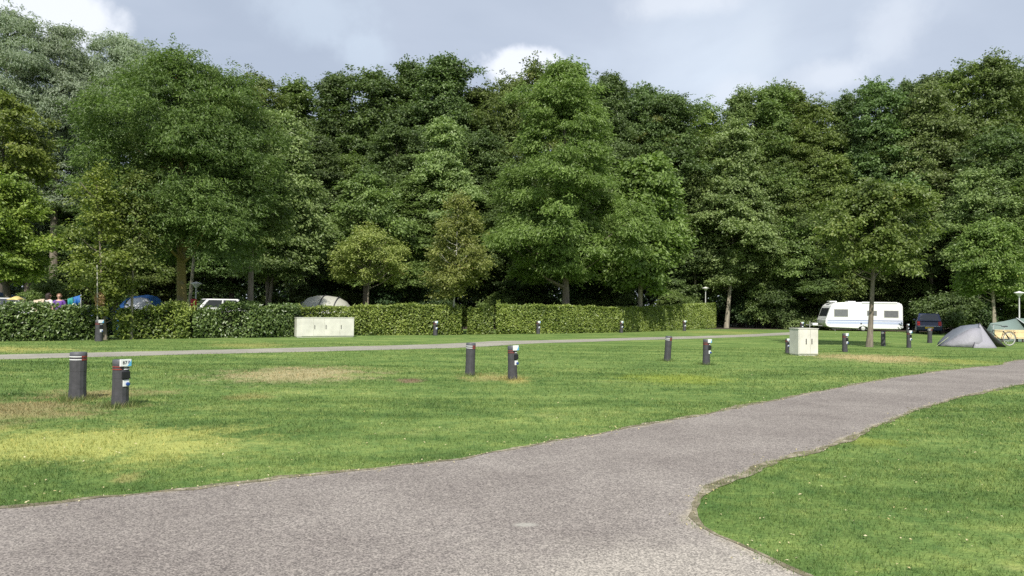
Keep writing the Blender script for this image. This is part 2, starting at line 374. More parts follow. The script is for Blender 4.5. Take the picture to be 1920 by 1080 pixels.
def verge():
    n = len(near_poly); rg_ = random.Random(21); ph = [rg_.uniform(0, 6) for _ in range(9)]; s_ = 0; V = []; F = []; ok = []
    one = inward(near_poly, 1.0)
    for i, p in enumerate(near_poly):
        q = near_poly[i-1]; s_ += (p-q).length
        f = lambda a, b: 0.5+0.5*math.sin(s_*a+ph[b]+1.3*math.sin(s_*a*0.37+ph[b+1]))
        wo = 0.005+0.09*f(0.9, 0)*f(3.7, 2)+0.04*f(9.1, 4)*f(2.3, 1)+rg_.uniform(0, 0.02); wi = 0.01+0.05*f(1.3, 5)*f(5.3, 6)+rg_.uniform(0, 0.012)
        far_ = p.length; wo *= 1+0.01*far_
        nn_ = (one[i]-p)
        V += [(*(p+nn_*wi), 0.0075), (*(p-nn_*wo), 0.0035+0.003)]; ok.append(i < NPOLY_N)
    for i in range(n-1):
        if ok[i] and ok[i+1]: F.append((2*i, 2*i+1, 2*i+3, 2*i+2))
    mt, nt, b = newmat('bare_soil'); N, L = nt.nodes, nt.links
    geo = N.new('ShaderNodeNewGeometry'); nz = N.new('ShaderNodeTexNoise'); nz.inputs['Scale'].default_value = 5; nz.inputs['Detail'].default_value = 8; nz.inputs['Roughness'].default_value = 0.75; L.new(geo.outputs['Position'], nz.inputs[0])
    rp = N.new('ShaderNodeValToRGB'); e = rp.color_ramp.elements; e[0].position = 0.34; e[0].color = (0.075, 0.062, 0.035, 1); e[1].position = 0.66; e[1].color = (0.40, 0.35, 0.27, 1); x = e.new(0.5); x.color = (0.17, 0.15, 0.09, 1)
    L.new(nz.outputs[0], rp.inputs[0]); L.new(rp.outputs[0], b.inputs['Base Color']); b.inputs['Roughness'].default_value = 0.95
    mb_ = MB(); mb_.add(V, F); o = mb_.build('bare_soil_edge', mt); tag(o, 'ragged strip of soil and sand along the edges of the asphalt path', kind='structure')
verge()
# lawn colour by place: dry and yellow patches
PATCH = [  # px0, px1, py0, py1, colour, strength
 (-160, 520, 792, 884, (0.40, 0.41, 0.12), 0.82), (-260, 250, 745, 800, (0.30, 0.24, 0.12), 0.8), (60, 330, 728, 748, (0.30, 0.23, 0.12), 0.7),
 (385, 730, 686, 722, (0.40, 0.335, 0.19), 0.85), (850, 1010, 700, 718, (0.34, 0.28, 0.12), 0.7), (740, 800, 709, 719, (0.22, 0.15, 0.10), 0.9),
 (1510, 1770, 663, 682, (0.42, 0.34, 0.17), 0.9), (-300, 175, 648, 663, (0.40, 0.37, 0.12), 0.75), (380, 560, 643, 652, (0.34, 0.32, 0.11), 0.6),
 (930, 1000, 706, 722, (0.4, 0.36, 0.12), 0.6), (420, 520, 735, 752, (0.30, 0.25, 0.1), 0.5), (1130, 1400, 700, 722, (0.28, 0.33, 0.05), 0.6), (1700, 1880, 672, 684, (0.30, 0.32, 0.08), 0.6),
 (1250, 1450, 620, 627, (0.33, 0.33, 0.1), 0.5), (200, 270, 885, 915, (0.36, 0.30, 0.12), 0.5), (1560, 1700, 815, 840, (0.27, 0.30, 0.06), 0.5)]
def lawn_group():
    g = bpy.data.node_groups.new('lawn_colour', 'ShaderNodeTree'); g.interface.new_socket('Color', in_out='OUTPUT', socket_type='NodeSocketColor')
    N, L = g.nodes, g.links; go = N.new('NodeGroupOutput'); geo = N.new('ShaderNodeNewGeometry'); C_ = geo.outputs['Position']
    mpn = N.new('ShaderNodeVectorMath'); mpn.operation = 'MULTIPLY'; mpn.inputs[1].default_value = (1, 1, 0); L.new(C_, mpn.inputs[0]); C_ = mpn.outputs[0]
    def noise(sc, det=4, ro=0.6, dist=0.0, st=(1, 1, 1)):
        mp = N.new('ShaderNodeMapping'); mp.inputs['Scale'].default_value = st; L.new(C_, mp.inputs[0])
        n = N.new('ShaderNodeTexNoise'); n.inputs['Scale'].default_value = sc; n.inputs['Detail'].default_value = det; n.inputs['Roughness'].default_value = ro; n.inputs['Distortion'].default_value = dist
        L.new(mp.outputs[0], n.inputs[0]); return n.outputs[0]
    def ramp(v, stops):
        r = N.new('ShaderNodeValToRGB'); el_ = r.color_ramp.elements
        while len(el_) < len(stops): el_.new(0.5)
        for e, (p_, c_) in zip(el_, stops): e.position = p_; e.color = (*c_, 1)
        L.new(v, r.inputs[0]); return r.outputs[0]
    def mix(f, a, b_, typ='MIX'):
        m_ = N.new('ShaderNodeMix'); m_.data_type = 'RGBA'; m_.blend_type = typ
        if isinstance(f, float): m_.inputs[0].default_value = f
        else: L.new(f, m_.inputs[0])
        for s, i in ((a, 6), (b_, 7)):
            if isinstance(s, tuple): m_.inputs[i].default_value = (*s, 1)
            else: L.new(s, m_.inputs[i])
        return m_.outputs[2]
    base = ramp(noise(0.55, 7, 0.7, 0.5, (0.7, 1.3, 1)), [(0.30, (0.080, 0.140, 0.038)), (0.46, (0.126, 0.202, 0.056)), (0.58, (0.172, 0.248, 0.072)), (0.72, (0.255, 0.305, 0.105))])
    mow = ramp(noise(1.0, 3, 0.6, 0.3, (0.06, 0.9, 1)), [(0.38, (0.84, 0.88, 0.84)), (0.62, (1.14, 1.10, 1.1))])
    c = mix(1.0, base, mow, 'MULTIPLY')
    fine = ramp(noise(26, 3, 0.7), [(0.3, (0.72, 0.76, 0.7)), (0.7, (1.25, 1.2, 1.25))]); c = mix(0.8, c, fine, 'MULTIPLY')
    mid = ramp(noise(4.0, 5, 0.65, 0.4), [(0.35, (0.70, 0.80, 0.80)), (0.68, (1.32, 1.18, 1.15))]); c = mix(0.9, c, mid, 'MULTIPLY')
    dist = noise(1.3, 6, 0.7, 0.6); dist2 = noise(7, 4, 0.7)
    for (a, b_, y0, y1, colr, st) in PATCH:
        p1 = G((a+b_)/2, y0); p2 = G((a+b_)/2, y1); yc = (p1.y+p2.y)/2; ry = (p1.y-p2.y)/2*1.05
        rx = (b_-a)/2/FPX*yc; xc = G((a+b_)/2, (y0+y1)/2); xc = xc.x*yc/xc.y
        mp = N.new('ShaderNodeMapping'); mp.vector_type = 'TEXTURE'; mp.inputs['Location'].default_value = (xc, yc, 0); mp.inputs['Scale'].default_value = (rx, ry, 1)
        L.new(C_, mp.inputs[0]); ln = N.new('ShaderNodeVectorMath'); ln.operation = 'LENGTH'; L.new(mp.outputs[0], ln.inputs[0])
        ad = N.new('ShaderNodeMath'); ad.operation = 'MULTIPLY_ADD'; L.new(dist, ad.inputs[0]); ad.inputs[1].default_value = 2.2; L.new(ln.outputs['Value'], ad.inputs[2])
        a2 = N.new('ShaderNodeMath'); a2.operation = 'MULTIPLY_ADD'; L.new(dist2, a2.inputs[0]); a2.inputs[1].default_value = 1.5; L.new(ad.outputs[0], a2.inputs[2])
        mr = N.new('ShaderNodeMapRange'); mr.interpolation_type = 'SMOOTHSTEP'; mr.inputs[1].default_value = 2.95; mr.inputs[2].default_value = 2.15; mr.inputs[3].default_value = 0; mr.inputs[4].default_value = st*0.92
        L.new(a2.outputs[0], mr.inputs[0]); c = mix(mr.outputs[0], c, colr)
    L.new(c, go.inputs[0]); return g
LG = lawn_group()
def ground_mat():
    mt, nt, b = newmat('lawn_ground'); N, L = nt.nodes, nt.links
    g = N.new('ShaderNodeGroup'); g.node_tree = LG
    geo = N.new('ShaderNodeNewGeometry'); ln = N.new('ShaderNodeSeparateXYZ'); L.new(geo.outputs['Position'], ln.inputs[0])
    nz = N.new('ShaderNodeTexNoise'); nz.inputs['Scale'].default_value = 60; nz.inputs['Detail'].default_value = 4; L.new(geo.outputs['Position'], nz.inputs[0])
    mps = N.new('ShaderNodeMapping'); mps.inputs['Scale'].default_value = (3, 9, 3); L.new(geo.outputs['Position'], mps.inputs[0])
    n2 = N.new('ShaderNodeTexNoise'); n2.inputs['Scale'].default_value = 3; n2.inputs['Detail'].default_value = 5; n2.inputs['Roughness'].default_value = 0.75; L.new(mps.outputs[0], n2.inputs[0])
    mr = N.new('ShaderNodeMapRange'); mr.inputs[1].default_value = 0.32; mr.inputs[2].default_value = 0.68; mr.inputs[3].default_value = 0.72; mr.inputs[4].default_value = 1.28; L.new(n2.outputs[0], mr.inputs[0])
    sc = N.new('ShaderNodeVectorMath'); sc.operation = 'SCALE'; L.new(g.outputs[0], sc.inputs[0]); L.new(mr.outputs[0], sc.inputs['Scale'])
    L.new(sc.outputs[0], b.inputs['Base Color']); b.inputs['Roughness'].default_value = 0.95; b.inputs['Specular IOR Level'].default_value = 0.1
    bp = N.new('ShaderNodeBump'); bp.inputs['Strength'].default_value = 0.6; bp.inputs['Distance'].default_value = 0.03; L.new(nz.outputs[0], bp.inputs['Height']); L.new(bp.outputs[0], b.inputs['Normal'])
    return mt
def grass_mat():
    mt, nt, b = newmat('grass_blade'); N, L = nt.nodes, nt.links
    g = N.new('ShaderNodeGroup'); g.node_tree = LG
    at = N.new('ShaderNodeAttribute'); at.attribute_name = 'rnd'
    rp = N.new('ShaderNodeValToRGB'); e = rp.color_ramp.elements; e[0].color = (0.62, 0.70, 0.6, 1); e[1].color = (1.45, 1.35, 1.4, 1); e[1].position = 0.93
    x = e.new(0.99); x.color = (2.2, 1.7, 1.9, 1)
    L.new(at.outputs['Fac'], rp.inputs[0])
    mx = N.new('ShaderNodeMix'); mx.data_type = 'RGBA'; mx.blend_type = 'MULTIPLY'; mx.inputs[0].default_value = 1; L.new(g.outputs[0], mx.inputs[6]); L.new(rp.outputs[0], mx.inputs[7])
    L.new(mx.outputs[2], b.inputs['Base Color']); b.inputs['Roughness'].default_value = 0.55; b.inputs['Specular IOR Level'].default_value = 0.3
    tr = N.new('ShaderNodeBsdfTranslucent'); L.new(mx.outputs[2], tr.inputs[0]); ms = N.new('ShaderNodeMixShader'); ms.inputs[0].default_value = 0.35
    L.new(b.outputs[0], ms.inputs[1]); L.new(tr.outputs[0], ms.inputs[2]); L.new(ms.outputs[0], N['Material Output'].inputs[0]); return mt
gb = MB(); gb.add([(-900, -60, 0), (900, -60, 0), (900, 1500, 0), (-900, 1500, 0)], [(0, 1, 2, 3)]); go_ = gb.build('ground', ground_mat()); tag(go_, 'mown campsite lawn with dry and yellowed patches', kind='structure')
M_FLOOR = plain('forest_soil', (0.045, 0.035, 0.022), 0.95, var=0.4, scale=1.2, bump=0.4)
fb = MB(); fe = [(-140, 57), (-40, 52), (-22, 47), (-8, 52), (5, 57), (13, 62), (22, 63.5), (32, 62), (40, 58), (60, 56), (140, 56)]
nn = len(fe); fb.add([(x, y, 0.004) for x, y in fe]+[(x, 130, 0.004) for x, y in fe], [(i, i+1, i+1+nn, i+nn) for i in range(nn-1)])
tag(fb.build('forest_floor', M_FLOOR), 'dark leaf litter soil under the woodland', kind='structure')

# ------------------------------------------------------------------ grass blades
rng = np.random.default_rng(11)
def in_poly(X, Y, poly):
    inside = np.zeros(len(X), bool); n = len(poly)
    px = np.array([p.x for p in poly]); py = np.array([p.y for p in poly])
    for i in range(n):
        j = (i-1) % n
        c = (py[i] > Y) != (py[j] > Y)
        with np.errstate(divide='ignore', invalid='ignore'):
            xi = (px[j]-px[i])*(Y-py[i])/(py[j]-py[i])+px[i]
        inside ^= c & (X < xi)
    return inside
def build_grass():
    bands = [(3.6, 8, 2600), (8, 13, 1150), (13, 20, 430), (20, 32, 130)]
    Vs = []; rn = []
    for y0, y1, dens in bands:
        x0, x1 = -0.95*y1-2, 0.95*y1+2
        n = int((x1-x0)*(y1-y0)*dens); X = rng.uniform(x0, x1, n); Y = rng.uniform(y0, y1, n)
        k = np.abs(X) < 0.90*Y+2.0; X, Y = X[k], Y[k]
        wv = 0.07*np.sin(X*2.7+1.7*np.sin(Y*1.9))*np.sin(Y*6.1+X*4.3); j = rng.normal(0, 0.035, (2, len(X)))+wv; k = ~in_poly(X+j[0], Y+j[1], near_poly) & ~in_poly(X, Y, far_poly); X, Y = X[k], Y[k]
        # tufts: pull density by value noise
        t = np.sin(X*3.1+np.sin(Y*2.3)*1.7)*np.sin(Y*3.7+np.sin(X*1.9)*2)+rng.normal(0, 0.6, len(X)); k = t > -0.75; X, Y = X[k], Y[k]
        n = len(X); D = np.hypot(X, Y); s = np.clip(D/7.0, 1, 3.0)
        h = rng.uniform(0.014, 0.038, n)*(0.8+0.2*s); w = rng.uniform(0.0022, 0.0042, n)*s
        tall = rng.random(n) > 0.985; h[tall] *= 1.7
        az = rng.uniform(0, 2*np.pi, n); ln_ = rng.uniform(0.1, 1.1, n)*h; la = rng.uniform(0, 2*np.pi, n)
        V = np.zeros((n, 3, 3)); z0 = np.full(n, -0.004)
        V[:, 0] = np.stack([X-w*np.cos(az), Y-w*np.sin(az), z0], 1); V[:, 1] = np.stack([X+w*np.cos(az), Y+w*np.sin(az), z0], 1)
        V[:, 2] = np.stack([X+ln_*np.cos(la), Y+ln_*np.sin(la), h], 1)
        Vs.append(V); rn.append(rng.random(n))
    V = np.concatenate(Vs); r_ = np.concatenate(rn); F = np.arange(len(V)*3).reshape(-1, 3)
    o = mesh_np('grass', V.reshape(-1, 3), F, grass_mat(), rnd=r_); tag(o, 'short green lawn grass beside the asphalt path', 'grass', kind='stuff')
    print('grass blades', len(V))
build_grass()

# ------------------------------------------------------------------ leaves and trees
def leaf_mesh(C, Nrm, Tip, Ln, Wd, fold=0.18):
    """diamond leaves: centre base C, face normal Nrm, tip direction Tip (unit)"""
    Tip = Tip - Nrm*np.sum(Tip*Nrm, 1, keepdims=True); Tip /= np.linalg.norm(Tip, axis=1, keepdims=True)+1e-9
    S = np.cross(Nrm, Tip); n = len(C); V = np.zeros((n, 4, 3)); L_ = Ln[:, None]; W_ = Wd[:, None]
    V[:, 0] = C-Tip*L_*0.5; V[:, 2] = C+Tip*L_*0.5-Nrm*L_*fold
    V[:, 1] = C+S*W_*0.5+Tip*L_*0.02; V[:, 3] = C-S*W_*0.5+Tip*L_*0.02
    return V.reshape(-1, 3), np.arange(n*4).reshape(-1, 4)
def unit(a): return a/(np.linalg.norm(a, axis=1, keepdims=True)+1e-9)
def profile(shape, t):
    if shape == 'round': return np.sqrt(np.clip(1-((t-0.45)/0.57)**2, 0.03, 1))
    if shape == 'cone': return np.clip(np.minimum((t+0.12)/0.30, 1), 0, 1)*np.clip((1.03-t)/0.80, 0, 1)**0.72
    if shape == 'column': return np.clip(np.minimum((t+0.1)/0.25, 1), 0, 1)*np.clip((1.04-t)/0.70, 0, 1)**0.62
    if shape == 'spire': return np.clip(np.minimum((t+0.1)/0.2, 1), 0, 1)*np.clip((1.02-t)/0.95, 0, 1)**0.85
    if shape == 'umbrella': return np.clip(1-((t-0.42)/0.60)**2, 0.05, 1)**0.42
    return np.ones_like(t)
def make_tree(name, z0, z1, rad, shape='round', leaf='mid', bark='grey', n_clump=110, clump_r=1.1, n_leaf=45000, L=0.26, W=0.13, droop=0.3,
              flat=0.65, trunk_r=0.22, lean=(0, 0), seed=0, stems=1, sparse=0.0, trunk_top=0.85, label=None, cat='tree', group=None, loc=(0, 0, 0), limbs=28, lobes=0.22, spread=1.0, kindname=None, trunkname='trunk'):
    rg = np.random.default_rng(seed+100)
    H = z1-z0; t = np.sort(rg.random(n_clump))**0.9; az = np.arange(n_clump)*2.39996+rg.normal(0, 0.5, n_clump)
    ph = rg.uniform(0, 6.28, 6)
    lob = 1+lobes*(np.sin(az*2+ph[0]+t*5)+0.7*np.sin(az*3+ph[1]-t*7)+0.6*np.sin(t*13+ph[2]+az))
    ins = rg.random(n_clump) < 0.28
    rr = np.where(ins, rg.uniform(0.15, 0.6, n_clump), rg.uniform(0.74, 1.0, n_clump))*rad*profile(shape, t)*lob
    cr = clump_r*np.exp(rg.normal(-0.12, 0.36, n_clump)); cr = np.clip(cr, 0.35*clump_r, rad*0.6)
    if shape in ('spire', 'cone', 'column', 'round'): cr *= 1.1-0.5*t**2.2
    rr = np.maximum(rr-cr*0.55, 0.0)
    CX = np.stack([rr*np.cos(az), rr*np.sin(az), z0+cr*0.4+t*(H-cr*0.9)], 1)
    lx = np.array([lean[0], lean[1], 0.0])
    CX += lx*(CX[:, 2:3]/z1)
    nl = 9 if clump_r > 0.8 else 0
    if nl:
        la = rg.uniform(0, 6.28, nl); lr = rad*rg.uniform(0, 0.62, nl)*(0.55 if shape == 'spire' else 1.0)
        LC = np.stack([lr*np.cos(la), lr*np.sin(la), z1-0.2-0.035*H*rg.random(nl)*2-lr*0.45], 1)+lx
        CX = np.concatenate([CX, LC]); cr = np.concatenate([cr, clump_r*rg.uniform(0.3, 0.5, nl)]); n_clump += nl
    fl = np.clip(flat*np.exp(rg.normal(0, 0.25, n_clump)), 0.3, 1.1); tiltk = rg.uniform(0.0, 0.5, n_clump)
    # sprigs
    wts = cr**2; wts /= wts.sum(); nsp = max(20, n_leaf//26)
    ci = rg.choice(n_clump, nsp, p=wts)
    d = unit(rg.normal(0, 1, (nsp, 3))); d[:, 2] = np.where(d[:, 2] < -0.25, -d[:, 2]*0.8, d[:, 2]); d = unit(d)
    out = unit(CX[ci]*np.array([1, 1, 0])-lx+np.array([0, 0, 0.01])); d = unit(d+out*0.35)
    sp = CX[ci]+d*(cr[ci]*rg.uniform(0.55, 1.12, nsp))[:, None]*np.stack([np.ones(nsp), np.ones(nsp), fl[ci]], 1)
    sp[:, 2] -= tiltk[ci]*np.sum((sp-CX[ci])*out*np.array([1, 1, 0]), 1)
    shag = rg.random(nsp) < 0.10; sp[shag] += (d[shag]*0.35*clump_r+np.array([0, 0, 0.12*clump_r]))
    if sparse: k = rg.random(nsp) > sparse; sp, d, ci, out = sp[k], d[k], ci[k], out[k]
    nsp = len(sp); per = 26
    si = np.repeat(np.arange(nsp), per); n = len(si)
    off = rg.normal(0, 1, (n, 3))*np.array([1, 1, 0.5])*(L*0.85*spread)
    fan = unit(out+rg.normal(0, 0.5, (nsp, 3)))[si]; off += fan*(np.abs(rg.normal(0, 1, n))*L*1.1*spread)[:, None]
    C = sp[si]+off
    C[:, 2] -= droop*0.35*np.hypot(off[:, 0], off[:, 1])
    nr = unit(d[si]*0.5+np.array([0, 0, 0.6])+rg.normal(0, 0.7, (n, 3)))
    tip = unit(off*np.array([1, 1, 0.3])/(L+1e-6)+rg.normal(0, 0.6, (n, 3))+d[si]*0.5-np.array([0, 0, 1])*droop*1.6)
    if droop > 0.7: nr = unit(d[si]*0.9+rg.normal(0, 0.5, (n, 3)))
    V, F = leaf_mesh(C, nr, tip, L*rg.uniform(0.6, 1.3, n), W*rg.uniform(0.7, 1.2, n))
    ctint = rg.random(n_clump); stint = rg.random(nsp)
    rnd = np.clip(ctint[ci][si]*0.28+stint[si]*0.27+rg.random(n)*0.45, 0, 1)
    root = empty(name, loc, 0, label, cat, group)
    mesh_np('crown', V, F, LEAF[leaf], root, rnd)
    tb = MB(); rs = random.Random(seed)
    for s_ in range(stems):
        bx, by = (0, 0) if stems == 1 else (rs.uniform(-0.5, 0.5), rs.uniform(-0.3, 0.3))
        top = z0+H*trunk_top; pts = []; rads = []; K = 10
        w1, w2 = rs.uniform(-1, 1), rs.uniform(-1, 1); fx = 0 if stems == 1 else rs.uniform(-1, 1)*0.12*top
        for i in range(K+1):
            q = i/K; zz = -0.1+q*(top+0.1)
            pts.append((bx+lean[0]*zz/z1+fx*q+w1*0.012*top*math.sin(q*4), by+lean[1]*zz/z1+w2*0.012*top*math.sin(q*3.3), zz))
            rads.append(trunk_r*(1.0-0.86*q)*(1.35 if i == 0 else 1.08 if i == 1 else 1)/(1 if stems == 1 else 1.25))
        tb.tube(pts, rads, 10)
    sel = rs.sample(range(n_clump), min(limbs, n_clump))
    for i in sel:
        e = Vector(CX[i]); zb = max(z0*0.85, min(e.z-0.45*math.hypot(e.x, e.y)-0.2, z0+H*trunk_top)); q = zb/z1
        b = Vector((lean[0]*q, lean[1]*q, zb)); mid = b.lerp(e, 0.5)+Vector((0, 0, -0.08*(e-b).length)); r1 = max(0.03, trunk_r*(1-0.8*zb/(z0+H*trunk_top))*0.45)
        tb.tube([b, mid, e], [r1, r1*0.6, 0.015], 5)
    tb.build(trunkname, BARK[bark], root, smooth=True)
    return root
def tree_px(cx, top, bottom, half, Y, trunk_px=None, **kw):
    """size and place a tree from where it stands in the photograph"""
    tp = P(cx, top, Y); bt = P(cx, bottom, Y); bx = (P(trunk_px, 560, Y).x if trunk_px is not None else tp.x)
    kw.setdefault('lean', (tp.x-bx, 0))
    return make_tree(kw.pop('name', 'tree'), max(0.4, bt.z), tp.z, half/FPX*Y, loc=(bx, Y, 0), **kw)

WG = 'trees of the wood behind the campsite'
# -- foreground and edge trees, left to right
tree_px(-15, 335, 535, 88, 42, trunk_px=25, name='young_maple', shape='umbrella', leaf='yellow', bark='dark', n_clump=70, clump_r=0.75, n_leaf=34000, L=0.2, W=0.12, seed=1, trunk_r=0.24, label='low spreading yellow-green tree cut by the left edge behind the white car')
tree_px(8, 190, 350, 88, 47, name='yellowing_tree', shape='round', leaf='yellow', bark='dark', n_clump=40, clump_r=0.8, n_leaf=20000, L=0.22, W=0.13, sparse=0.1, seed=2, trunk_r=0.2, label='thin-leaved yellowing tree standing over the low left-edge tree')
for i, (cx, tp, hf, bt, sd_) in enumerate([(15, 22, 90, 330, 3), (118, 45, 75, 420, 4), (225, 58, 78, 300, 5), (60, 240, 85, 500, 6)]):
    tree_px(cx, tp, bt, hf, 58+2*i, name='willow', shape='round' if i != 3 else 'column', leaf='willow', bark='grey', n_clump=75, clump_r=1.4, n_leaf=80000, L=0.26, W=0.075, droop=0.75, seed=sd_, trunk_r=0.4, group='tall grey-green willows at the left of the wood',
            label=['tallest grey-green willow, its top nearest the upper left corner', 'grey-green willow second from the left edge, behind the big ash', 'grey-green willow with rounded top just left above the big ash', 'lower grey-green willow filling the gap left of the big ash'][i])
tree_px(342, 104, 505, 168, 36.5, trunk_px=345, name='ash_tree', shape='round', leaf='ash', bark='moss', n_clump=130, clump_r=1.25, n_leaf=170000, L=0.18, W=0.06, droop=0.5, flat=0.85, seed=7, trunk_r=0.27, limbs=45, lobes=0.10, label='big round-crowned ash tree with a thick mossy ochre trunk behind the hedges')
tree_px(478, 205, 470, 55, 40, name='ash_tree', shape='round', leaf='ash', bark='grey', n_clump=60, clump_r=0.9, n_leaf=36000, L=0.2, W=0.065, droop=0.55, seed=8, trunk_r=0.18, label='smaller ash tree overlapping the right side of the big ash')
tree_px(385, 260, 470, 60, 44, trunk_px=353, name='tree', shape='round', leaf='mid', bark='pale', n_clump=70, clump_r=0.9, n_leaf=36000, seed=50, trunk_r=0.12, label='tree whose straight grey trunk rises just right of the mossy ash trunk')
t4 = tree_px(180, 318, 600, 58, 32, trunk_px=200, name='young_birch', shape='column', leaf='yellow', bark='grey', n_clump=60, lobes=0.4, clump_r=0.42, n_leaf=10000, L=0.13, W=0.09, flat=0.9, seed=9, trunk_r=0.07, limbs=20, spread=1.5, label='young sparse birch with a pale stem in the hedge gap beside the left bollard')
t4b = tree_px(255, 330, 570, 42, 33, trunk_px=247, name='young_tree', shape='column', leaf='olive', bark='pale', n_clump=60, lobes=0.4, clump_r=0.45, n_leaf=10000, L=0.13, W=0.09, flat=0.9, seed=10, trunk_r=0.075, limbs=18, spread=1.5, label='young sparse tree with a thin grey-green stem before the blue and white tent')
tree_px(532, 215, 535, 92, 50, trunk_px=505, name='layered_tree', shape='cone', leaf='pale', bark='grey', n_clump=130, clump_r=1.0, n_leaf=75000, L=0.24, W=0.13, flat=0.4, seed=12, trunk_r=0.16, stems=3, label='pale layered tree on several thin stems right of the big ash')
tree_px(690, 330, 545, 75, 56, name='broad_shrub_tree', shape='round', leaf='mid', bark='grey', n_clump=80, clump_r=0.9, n_leaf=40000, seed=13, label='mid green tree behind the ochre hawthorn left of centre')
tree_px(697, 428, 530, 60, 46, trunk_px=690, name='hawthorn', shape='umbrella', leaf='brown', bark='grey', n_clump=55, clump_r=0.55, n_leaf=20000, L=0.14, W=0.09, flat=0.5, seed=14, trunk_r=0.08, spread=1.3, label='small ochre-tinged hawthorn in front of the wood, right of the grey tunnel tent')
tree_px(862, 365, 562, 52, 43, trunk_px=846, name='young_cherry', shape='column', leaf='brown', bark='birch', n_clump=85, clump_r=0.45, n_leaf=17000, L=0.15, W=0.09, flat=0.8, seed=15, trunk_r=0.06, spread=1.4, label='narrow young tree turning brown, with a white stem, above the hedge gap')
tree_px(835, 225, 520, 80, 60, name='hornbeam', shape='cone', leaf='pale', bark='grey', n_clump=110, clump_r=1.0, n_leaf=60000, flat=0.5, seed=16, trunk_r=0.2, label='pale green cone-shaped tree just left of the tall central tree')
tree_px(1058, 116, 535, 155, 50, trunk_px=1062, name='cherry_tree', shape='cone', leaf='bright', bark='grey', n_clump=170, clump_r=1.15, n_leaf=160000, L=0.24, W=0.09, droop=0.62, flat=0.5, seed=17, trunk_r=0.27, limbs=50, lobes=0.14, label='tall bright green drooping-leaved tree standing alone at the centre, with a straight grey trunk')
tree_px(1213, 296, 552, 60, 54, trunk_px=1200, name='horse_chestnut', shape='round', leaf='bright', bark='pale', n_clump=85, clump_r=0.9, n_leaf=38000, L=0.32, W=0.19, flat=0.5, seed=18, trunk_r=0.22, label='bright green chestnut on a short pale trunk, touching the right of the tall central tree')
tree_px(1248, 185, 480, 62, 69, name='birch', shape='round', leaf='brown', bark='birch', n_clump=70, clump_r=1.0, n_leaf=34000, L=0.2, W=0.07, droop=0.9, sparse=0.15, seed=19, label='brownish weeping birch with bare arching twigs above the chestnut')
tree_px(1385, 222, 545, 80, 66, trunk_px=1362, name='alder', shape='cone', leaf='pale', bark='pale', n_clump=150, clump_r=0.95, n_leaf=80000, L=0.24, W=0.14, flat=0.45, seed=20, trunk_r=0.18, lobes=0.28, label='pale layered alder behind the right end of the clipped hedge')
tree_px(1318, 300, 490, 48, 67, trunk_px=1311, name='leaning_tree', shape='column', leaf='mid', bark='pale', n_clump=50, clump_r=0.9, n_leaf=26000, seed=21, trunk_r=0.17, lean=(-1.0, 0), label='tree with a pale leaning trunk next to the lamp behind the hedge end')
tree_px(1478, 330, 560, 62, 67, name='tree', shape='column', leaf='mid', bark='dark', n_clump=80, clump_r=0.9, n_leaf=42000, seed=22, label='mid green tree left of the caravan, between alder and lower shrubs')
tree_px(1565, 290, 560, 62, 65.5, name='tree', shape='cone', leaf='olive', bark='dark', n_clump=90, clump_r=0.9, n_leaf=46000, seed=23, label='olive green pointed tree behind the front end of the caravan')
tree_px(1645, 345, 512, 84, 34, trunk_px=1630, name='field_maple', shape='umbrella', leaf='olive', bark='grey', n_clump=110, clump_r=0.62, n_leaf=36000, L=0.16, W=0.10, flat=0.65, seed=24, trunk_r=0.13, limbs=40, lobes=0.34, sparse=0.1, label='olive-crowned tree standing on the open lawn in front of the caravan')
tree_px(1755, 370, 500, 60, 66, name='maple', shape='round', leaf='olive', bark='grey', n_clump=70, clump_r=0.7, n_leaf=32000, L=0.2, W=0.12, flat=0.5, seed=25, trunk_r=0.14, label='small olive tree behind the dark blue car')
tree_px(1742, 162, 520, 76, 65.5, name='poplar', shape='column', leaf='pale', bark='grey', n_clump=140, clump_r=1.0, n_leaf=78000, flat=0.6, seed=26, lobes=0.26, label='tall light green billowing tree above the dark blue car')
tree_px(1858, 415, 560, 52, 50, trunk_px=1865, name='acer', shape='umbrella', leaf='olive', bark='pale', n_clump=90, clump_r=0.62, n_leaf=38000, L=0.2, W=0.10, flat=0.4, seed=27, trunk_r=0.15, lean=(-0.3, 0), label='small fan-shaped yellow-green tree behind the grey tent')
tree_px(1835, 320, 520, 60, 60, name='tree', shape='round', leaf='pale', bark='grey', n_clump=70, clump_r=0.9, n_leaf=36000, seed=28, label='light green tree between the billowing tree and the right edge')
